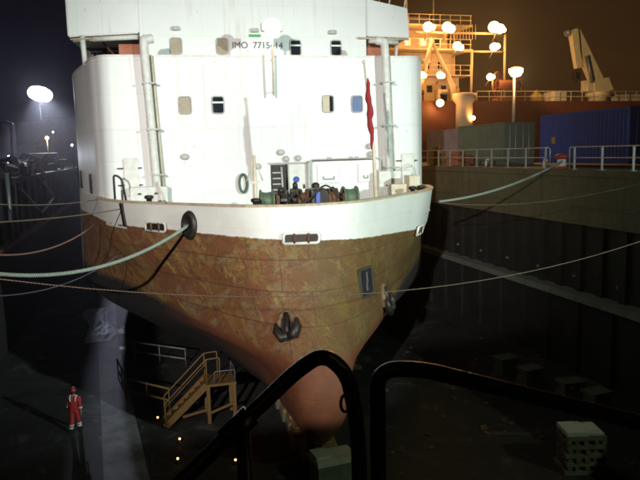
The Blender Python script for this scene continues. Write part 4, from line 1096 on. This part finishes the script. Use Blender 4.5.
for yy in (-.46, .46):
    bm = BM(); tube(bm, fillet([(0.02, yy, .1), (0.02, yy, 1.05), (1.75, yy, 2.72), (2.3, yy, 2.75), (2.3, yy, 1.68)], .08), .03, 8); tube(bm, [(1.75, yy, 1.6), (1.75, yy, 2.72)], .028, 8); tube(bm, [(.05, yy, .55), (1.75, yy, 2.2)], .022, 8); obj('handrail', bm, M['timber'], t)
bm = BM(); tube(bm, fillet([(2.05, -.57, 1.68), (2.05, -.57, 2.2), (2.9, -.57, 2.2), (2.9, -.57, 1.68)], .1), .028, 8); tube(bm, fillet([(2.9, -.5, 1.68), (2.9, -.5, 2.2), (2.9, .7, 2.2), (2.9, .7, 1.68)], .1), .028, 8); obj('guard_rail', bm, M['steel'], t)
# low barrier rails on the floor
def barrier(a, b, label, mt):
    a, b = V(a), V(b); t = thing('barrier', label, 'barrier', a, 0, 'barriers on the dock floor'); d = b - a
    for k in range(3):
        p = d * (k / 2); bm = BM(); tube(bm, [p, p + V((0, 0, 1.05))], .03, 8); obj('post', bm, mt, t)
    for z in (.98, .45):
        bm = BM(); tube(bm, [V((0, 0, z)), d + V((0, 0, z))], .045, 8); obj('rail', bm, mt, t)
barrier((-1.15, 30.4, 0), (.7, 28.4, 0), 'ochre two bar barrier beside the timber stair', M['timber'])
barrier((-1.6, 33.5, 0), (-1.15, 30.6, 0), 'dim grey barrier running back from the ochre one', M['steel'])
barrier((-.8, 36.5, 0), (1.8, 34.2, 0), 'dim grey barrier farther under the hull behind the stair', M['steel'])
# keel blocks
kb = thing('keel_block', 'nearest keel block with layered timbers under the red bulb', 'keel block', W(.15, 1.6, 0), -SA, 'keel blocks under the ship')
bm = BM(); box(bm, -.65, .65, -.5, .5, 0, .36, bev=.03); obj('concrete_base', bm, M['blockc'], kb)
for k in range(3):
    bm = BM(); box(bm, -.62 + .03 * k, .62 - .03 * k, -.46, -.02, .36 + k * .16, .51 + k * .16, bev=.015); box(bm, -.62 + .03 * k, .62 - .02 * k, .02, .46, .36 + k * .16, .51 + k * .16, bev=.015); obj('timber', bm, M['timberdk'] if k % 2 else M['keeltimber'], kb)
bm = BM(); box(bm, -.5, .5, -.4, .4, .84, .93, bev=.01); obj('cap_board', bm, M['keeltimber'], kb)
for k in range(1, 16):
    dup(kb, W(random.uniform(-.08, .08), 1.6 + k * 1.45, 0), -SA + random.uniform(-.06, .06), ['keel block %s in the row under the keel' % s for s in ('second from the bulb', 'third from the bulb', 'fourth from the bulb', 'fifth from the bulb', 'sixth from the bulb', 'seventh from the bulb', 'eighth from the bulb', 'ninth from the bulb', 'tenth from the bulb', 'eleventh from the bulb', 'twelfth from the bulb', 'thirteenth from the bulb', 'fourteenth from the bulb', 'fifteenth from the bulb', 'farthest aft and last')][k - 1])
t = thing('dock_block', 'pale topped concrete block in front of the red bulb', 'block', (5.75, 20.2, 0), .1)
bm = BM(); box(bm, -.7, .7, -.45, .45, 0, .75, bev=.03); obj('base', bm, M['blockc'], t)
bm = BM(); box(bm, -.72, .72, -.47, .47, .75, .95, bev=.02); box(bm, -.7, -.2, -.3, .4, .95, 1.05, bev=.02); obj('cap', bm, M['paleblock'], t)
# side shores along the right wall
sb = thing('side_block', 'farthest of the four concrete side blocks at the foot of the ribbed wall', 'block', (16.9, 27.8, 0), R(8), 'side blocks by the wall')
sb.scale = (.66, .66, .74)
bm = BM(); box(bm, -.75, .75, -.6, .6, 0, .5, bev=.03); obj('base', bm, M['blockc'], sb)
for s in (-1, 1):
    bm = BM(); box(bm, s * .55 - .14, s * .55 + .14, -.5, .5, .5, 1.0, bev=.02); obj('upright', bm, M['blockc'], sb)
bm = BM(); box(bm, -.8, .8, -.62, .62, 1.0, 1.18, bev=.02); obj('cap', bm, M['blockc'], sb)
for (x, y, r_), lb in zip(((17.1, 26.0, 5), (17.75, 23.9, -6), (18.0, 22.5, 9)), ('second farthest concrete side block at the foot of the ribbed wall', 'second nearest concrete side block at the foot of the ribbed wall', 'nearest concrete side block at the foot of the ribbed wall')):
    dup(sb, (x, y, 0), R(r_), lb)
# timber crib
t = thing('timber_crib', 'pale crib of stacked timbers standing alone on the floor by the wall', 'timber stack', (14.1, 18.4, 0), R(-14))
bm = BM(); box(bm, -.72, .72, -.55, .55, 0, .14, bev=.01); obj('pallet', bm, M['blockc'], t)
for k in range(4):
    z = .14 + k * .3
    bm = BM()
    for i in range(5):
        e = random.uniform(-.05, .05); box(bm, -.62 + i * .29 + e, -.46 + i * .29 + e + random.uniform(-.03, .03), -.5 + random.uniform(-.08, .05), .5, z, z + .14, bev=.012)
    obj('cross_timbers', bm, M['timberdk'], t)
    bm = BM(); e = random.uniform(-.09, .09); box(bm, -.68 + e, .66 + e * .6, -.52 + e * .4, -.25, z + .143, z + .297, bev=.018); box(bm, -.64, .68, .2, .48, z + .143, z + .297, bev=.015); box(bm, -.66, .66, -.15, .1, z + .143, z + .297, bev=.015); obj('long_timbers', bm, M['blockc'], t)
bm = BM(); box(bm, -.66, .1, -.5, .45, 1.345, 1.5, bev=.02); box(bm, .14, .62, -.46, .5, 1.345, 1.44, bev=.02); obj('top_slab', bm, M['paleblock'], t)
# loose debris
bm = BM(); rng = random.Random(11)
for k in range(90):
    x = rng.uniform(8, 19); y = rng.uniform(15, 34); s = rng.uniform(.03, .11) * (1 if rng.random() < .9 else 2)
    mtx = Matrix.Translation((x, y, s * .25)) @ Euler((rng.uniform(-.3, .3), rng.uniform(-.3, .3), rng.uniform(0, 3))).to_matrix().to_4x4()
    box(bm, -s, s, -s * rng.uniform(.3, 1.6), s, -s * .3, s * .3, mat=mtx, mi=rng.choice((0, 1)))
o = obj('floor_debris', bm, [M['timberdk'], M['rust']]); o['kind'] = 'stuff'; tag(o, 'scattered grit and broken timber on the dock floor by the wall', 'debris')
# small amber marker lamps on the floor
for (x, y), lb in zip(((.16, 27.3), (.92, 24.85), (.75, 23.16), (2.26, 24.4), (2.74, 22.4), (3.1, 22.2)), ('amber marker lamp on the floor at the foot of the timber stair', 'amber marker lamp on open floor, first in front of the stair', 'amber marker lamp on open floor closest to the bright strip', 'amber marker lamp on the floor below the stair platform', 'left one of the close pair of amber marker lamps by the handrail', 'right one of the close pair of amber marker lamps by the handrail')):
    t = thing('marker_lamp', lb, 'lamp', (x, y, 0), 0, 'amber marker lamps on the floor')
    bm = BM(); lathe(bm, [(.1, 0), (.1, .05), (.04, .08), (.04, .14)], 12); obj('base', bm, M['black'], t)
    bm = BM(); lathe(bm, [(.022, .14), (.038, .16), (.038, .19), (.01, .21)], 12); obj('lens', bm, M['amber'], t)

# ------------------------------------------------------------------ person in red coverall, walking away
def skin_mesh(name, verts, edges, mat, parent, sub=2, root=0):
    me = bpy.data.meshes.new(name); me.from_pydata([v[:3] for v in verts], edges, []); me.materials.append(mat)
    o = bpy.data.objects.new(name, me); COL.objects.link(o); o.parent = parent
    md = o.modifiers.new('skin', 'SKIN'); md.use_smooth_shade = True
    for i, v in enumerate(verts):
        r_ = v[3]; me.skin_vertices[0].data[i].radius = (r_, r_) if isinstance(r_, (int, float)) else r_
        me.skin_vertices[0].data[i].use_root = (i == root)
    sb_ = o.modifiers.new('subdivision', 'SUBSURF'); sb_.levels = sub; sb_.render_levels = sub
    return o
pers = thing('person', 'person in red coverall and helmet with white reflective bands walking on the dock floor', 'person', (-3.1, 27.37, 0), R(-15))
# local: facing +y (away), x right
bv = [(0, 0, .95, .12), (0, .01, 1.15, .125), (0, .02, 1.36, .13), (0, .03, 1.48, .06), (0, .04, 1.56, .055), (0, .05, 1.66, .088), (0, .045, 1.74, .07)]
be = [(0, 1), (1, 2), (2, 3), (3, 4), (4, 5), (5, 6)]
def chain(start, pts):
    prev = start
    for p in pts:
        bv.append(p); be.append((prev, len(bv) - 1)); prev = len(bv) - 1
    return prev
for s, sw in ((-1, 1), (1, -1)):
    e = chain(2, [(.19 * s, .02, 1.40, .06), (.255 * s, -.02 + .05 * sw, 1.13, .045), (.29 * s, .05 + .11 * sw, .9, .03), (.295 * s, .07 + .13 * sw, .83, .034)])
    bx_, by_, bz_ = bv[e][:3]
    for (fx_, fl) in ((-.022, .075), (-.008, .088), (.007, .083), (.021, .066)):
        chain(e, [(bx_ + fx_ * .5, by_ + fx_ + .008, bz_ - .045, .0095), (bx_ + fx_ * .4 - .006 * s, by_ + fx_ * 1.1 + .012, bz_ - .045 - fl * .6, .0085), (bx_ - .016 * s, by_ + fx_ * 1.1 + .015, bz_ - .045 - fl, .007)])
    chain(e, [(bx_ - .01 * s, by_ + .036, bz_ - .01, .010), (bx_ - .02 * s, by_ + .05, bz_ - .05, .008)])
    lg = chain(0, [(.095 * s, .0, .88, .09), (.105 * s, .03 - .1 * sw * .5, .5, .06), (.11 * s, -.01 - .2 * sw * .8, .12, .042)])
    chain(lg, [(.115 * s, .1 - .2 * sw * .8, .045, .035)])
body = skin_mesh('body', bv, be, M['skin'], pers, 2)
bm = BM()
for s in (-1, 1):
    lathe(bm, [(.001, -.012), (.010, -.008), (.013, 0), (.010, .008), (.001, .012)], 8, Matrix.Translation((.032 * s, .128, 1.67)))
obj('eye', bm, M['boot'], pers)
bm = BM(); lathe(bm, [(.003, .0), (.015, -.02), (.02, -.04), (.004, -.05)], 8, Matrix.Translation((0, .142, 1.675))); obj('nose', bm, M['skin'], pers)
bm = BM(); box(bm, -.025, .025, .12, .137, 1.608, 1.616); obj('mouth', bm, M['redbrown'], pers)
bm = BM()
for s in (-1, 1): lathe(bm, [(.004, -.03), (.014, -.02), (.016, .015), (.006, .03)], 8, Matrix.Translation((.09 * s, .045, 1.66)))
obj('ear', bm, M['skin'], pers)
bm = BM(); lathe(bm, [(.097, 1.6), (.1, 1.66), (.095, 1.7)], 14, Matrix.Translation((0, .025, 0))); obj('hair', bm, M['hair'], pers)
cv = [(0, 0, .95, (.155, .13)), (0, .01, 1.15, (.16, .14)), (0, .02, 1.38, (.16, .13)), (0, .03, 1.49, .08)]; ce = [(0, 1), (1, 2), (2, 3)]
def cchain(start, pts):
    prev = start
    for p in pts:
        cv.append(p); ce.append((prev, len(cv) - 1)); prev = len(cv) - 1
for s, sw in ((-1, 1), (1, -1)):
    cchain(2, [(.2 * s, .02, 1.41, .085), (.262 * s, -.02 + .05 * sw, 1.13, .07), (.29 * s, .045 + .1 * sw, .92, .052)])
    cchain(0, [(.1 * s, .0, .86, .115), (.11 * s, .03 - .1 * sw * .5, .5, .09), (.112 * s, -.005 - .2 * sw * .78, .15, .078)])
cov = skin_mesh('coverall', cv, ce, M['coverall'], pers, 2)
bm = BM()
for s, sw in ((-1, 1), (1, -1)):
    for z in (.2, .3):
        u = (.5 - z) / .35; yy = (.03 - .05 * sw) * (1 - u) + (-.005 - .156 * sw) * u
        lathe(bm, [(.088, z - .028), (.094, z - .02), (.094, z + .02), (.088, z + .028)], 14, Matrix.Translation((.112 * s, yy, 0)))
    tube(bm, [(.1 * s, -.125, 1.3), (.115 * s, -.09, 1.46), (.12 * s, .02, 1.515), (.115 * s, .12, 1.45), (.1 * s, .15, 1.3)], .028, 8)
    lathe(bm, [(.07, -.03), (.078, -.02), (.078, .02), (.07, .03)], 12, Matrix.Translation((.275 * s, .01 + .075 * sw, 1.03)))
obj('reflective_bands', bm, M['hivis'], cov)
bm = BM(); lathe(bm, [(.14, 1.70), (.135, 1.715), (.115, 1.73), (.112, 1.78), (.085, 1.83), (.03, 1.852), (.005, 1.855)], 20, Matrix.Translation((0, .04, 0)) @ Matrix.Diagonal((.92, 1.1, 1, 1))); obj('helmet', bm, M['helmet'], pers)
for s, sw in ((-1, 1), (1, -1)):
    bm = BM(); y0 = -.01 - .16 * sw; box(bm, .112 * s - .05, .112 * s + .05, y0 - .09, y0 + .2, 0.0, .1, bev=.035); tube(bm, [(.112 * s, y0, .06), (.112 * s, y0, .16)], .058, 10); obj('boot', bm, M['boot'], pers)

# ------------------------------------------------------------------ foreground platform and handrails
bm = BM(); box(bm, -4, 6, -3, 2.05, 9.303, 9.4); struct(obj('viewing_platform', bm, M['quay']))
t = thing('handrail', 'black bent pipe handrail with a pointed hoop and small ring in front of the bow', 'handrail', (0, 1.8, 9.4))
z0 = 9.4
def fp(x, z, y=0): return V((x, y, z - z0))
bm = BM(); tube(bm, fillet([fp(-.62, 9.49), fp(.06, 10.085), fp(.405, 10.372), fp(.49, 10.42), fp(.563, 10.35), fp(.593, 10.18), fp(.605, 9.4)], .09, 8), .0235, 16); obj('hoop', bm, M['rail'], t)
bm = BM(); tube(bm, [fp(.245, 10.225), fp(.25, 9.4)], .022, 12); obj('post', bm, M['rail'], t)
bm = BM(); lathe(bm, [(.02, -.05), (.033, -.05), (.033, .05), (.02, .05)], 14, Matrix.Translation(fp(.232, 10.228)) @ Matrix.Rotation(R(50), 4, 'Y')); obj('clamp', bm, M['rail'], t)
bm = BM(); tube(bm, [fp(.548 + .013 * math.cos(a * math.pi / 10), 10.265 + .026 * math.sin(a * math.pi / 10), -.02) for a in range(21)], .005, 8); obj('ring', bm, M['black'], t)
t = thing('handrail', 'brownish pipe handrail with rounded corner leading off beside the pointed hoop', 'handrail', (0, 1.8, 9.4))
bm = BM(); tube(bm, fillet([fp(.655, 9.4), fp(.658, 10.35), fp(.78, 10.352, -.04), fp(1.45, 10.17, -.28), fp(2.2, 9.97, -.55)], .1, 9), .0245, 16); obj('rail', bm, M['rail'], t)
bm = BM(); tube(bm, [fp(1.9, 10.08, -.44), fp(1.9, 9.4, -.44)], .022, 12); obj('post', bm, M['rail'], t)

# ------------------------------------------------------------------ floodlight masts behind the camera that light the bow
def mast(label, loc, target, watts, colr, z, spot):
    t = thing('floodlight_mast', label, 'floodlight', (loc[0], loc[1], ZQ), 0, 'floodlight masts on the quays')
    bm = BM(); tube(bm, [(0, 0, 0), (0, 0, z - ZQ)], [.2, .12], 12); obj('pole', bm, M['steel'], t)
    d = (V(target) - V((loc[0], loc[1], z))).normalized(); q = d.to_track_quat('Z', 'Y').to_matrix().to_4x4()
    bm = BM(); box(bm, -.9, .9, -.4, .4, -.35, -.02, bev=.05, mat=Matrix.Translation((0, 0, z - ZQ)) @ q); h = obj('housing', bm, M['steel'], t)
    bm = BM(); box(bm, -.85, .85, -.36, .36, -.02, .0, mat=Matrix.Translation((0, 0, z - ZQ)) @ q); obj('lens', bm, M['warmwhite'], h)
    light('flood_beam', 'SPOT', V((0, 0, z - ZQ)) + d * .3, watts, colr, t, target=V(target) - V((loc[0], loc[1], ZQ)), spot=R(spot), blend=1., radius=.35)
    return t
mast('floodlight mast on the quay behind the camera, on the side of the blue container', (33.5, -25), (5.5, 30, 10.6), 117000, (.76, .98, .92), 20.2, 31)
mast('floodlight mast on the quay behind the camera, on the side of the scrap heap', (-17, -25), (5.0, 30, 10.6), 110000, (1., .945, .90), 20.2, 31)

t = thing('rail_light_blocker', 'added unseen hut-shaped box keeping flood light off the foreground handrails', 'light blocker', (-3.2, -3.6, 9.4))
bm = BM(); box(bm, -1.9, 1.9, -1.0, .6, 0, 3.0); obj('wall', bm, M['palewall'], t)  # unseen box added so the flood beam misses the handrails
bm = BM(); box(bm, -2.1, 2.1, -1.2, .8, 3.0, 3.15, bev=.02); obj('roof', bm, M['black'], t)
bm = BM(); box(bm, .6, 1.4, .6, .65, .02, 2.1); obj('door', bm, M['bluetank'], t)

# ------------------------------------------------------------------ damp night air that the lamps light up
hm = bpy.data.materials.new('night_haze'); hm.use_nodes = True; hn = hm.node_tree; hn.nodes.clear()
ho = hn.nodes.new('ShaderNodeOutputMaterial'); hv = hn.nodes.new('ShaderNodeVolumePrincipled')
hv.inputs['Density'].default_value = HAZE; hv.inputs['Color'].default_value = (.9, .9, .92, 1); hv.inputs["Anisotropy"].default_value = .82
hn.links.new(hv.outputs[0], ho.inputs['Volume'])
bm = BM(); box(bm, -290, 290, -100, 410, -1, 60); hz = obj('haze', bm, hm); hz['kind'] = 'stuff'

mast('tall greenish floodlight tower farther back behind the camera on the side of the blue container', (40, -30), (12.5, 21, 0), 20000, (.72, 1., .66), 40.0, 30)
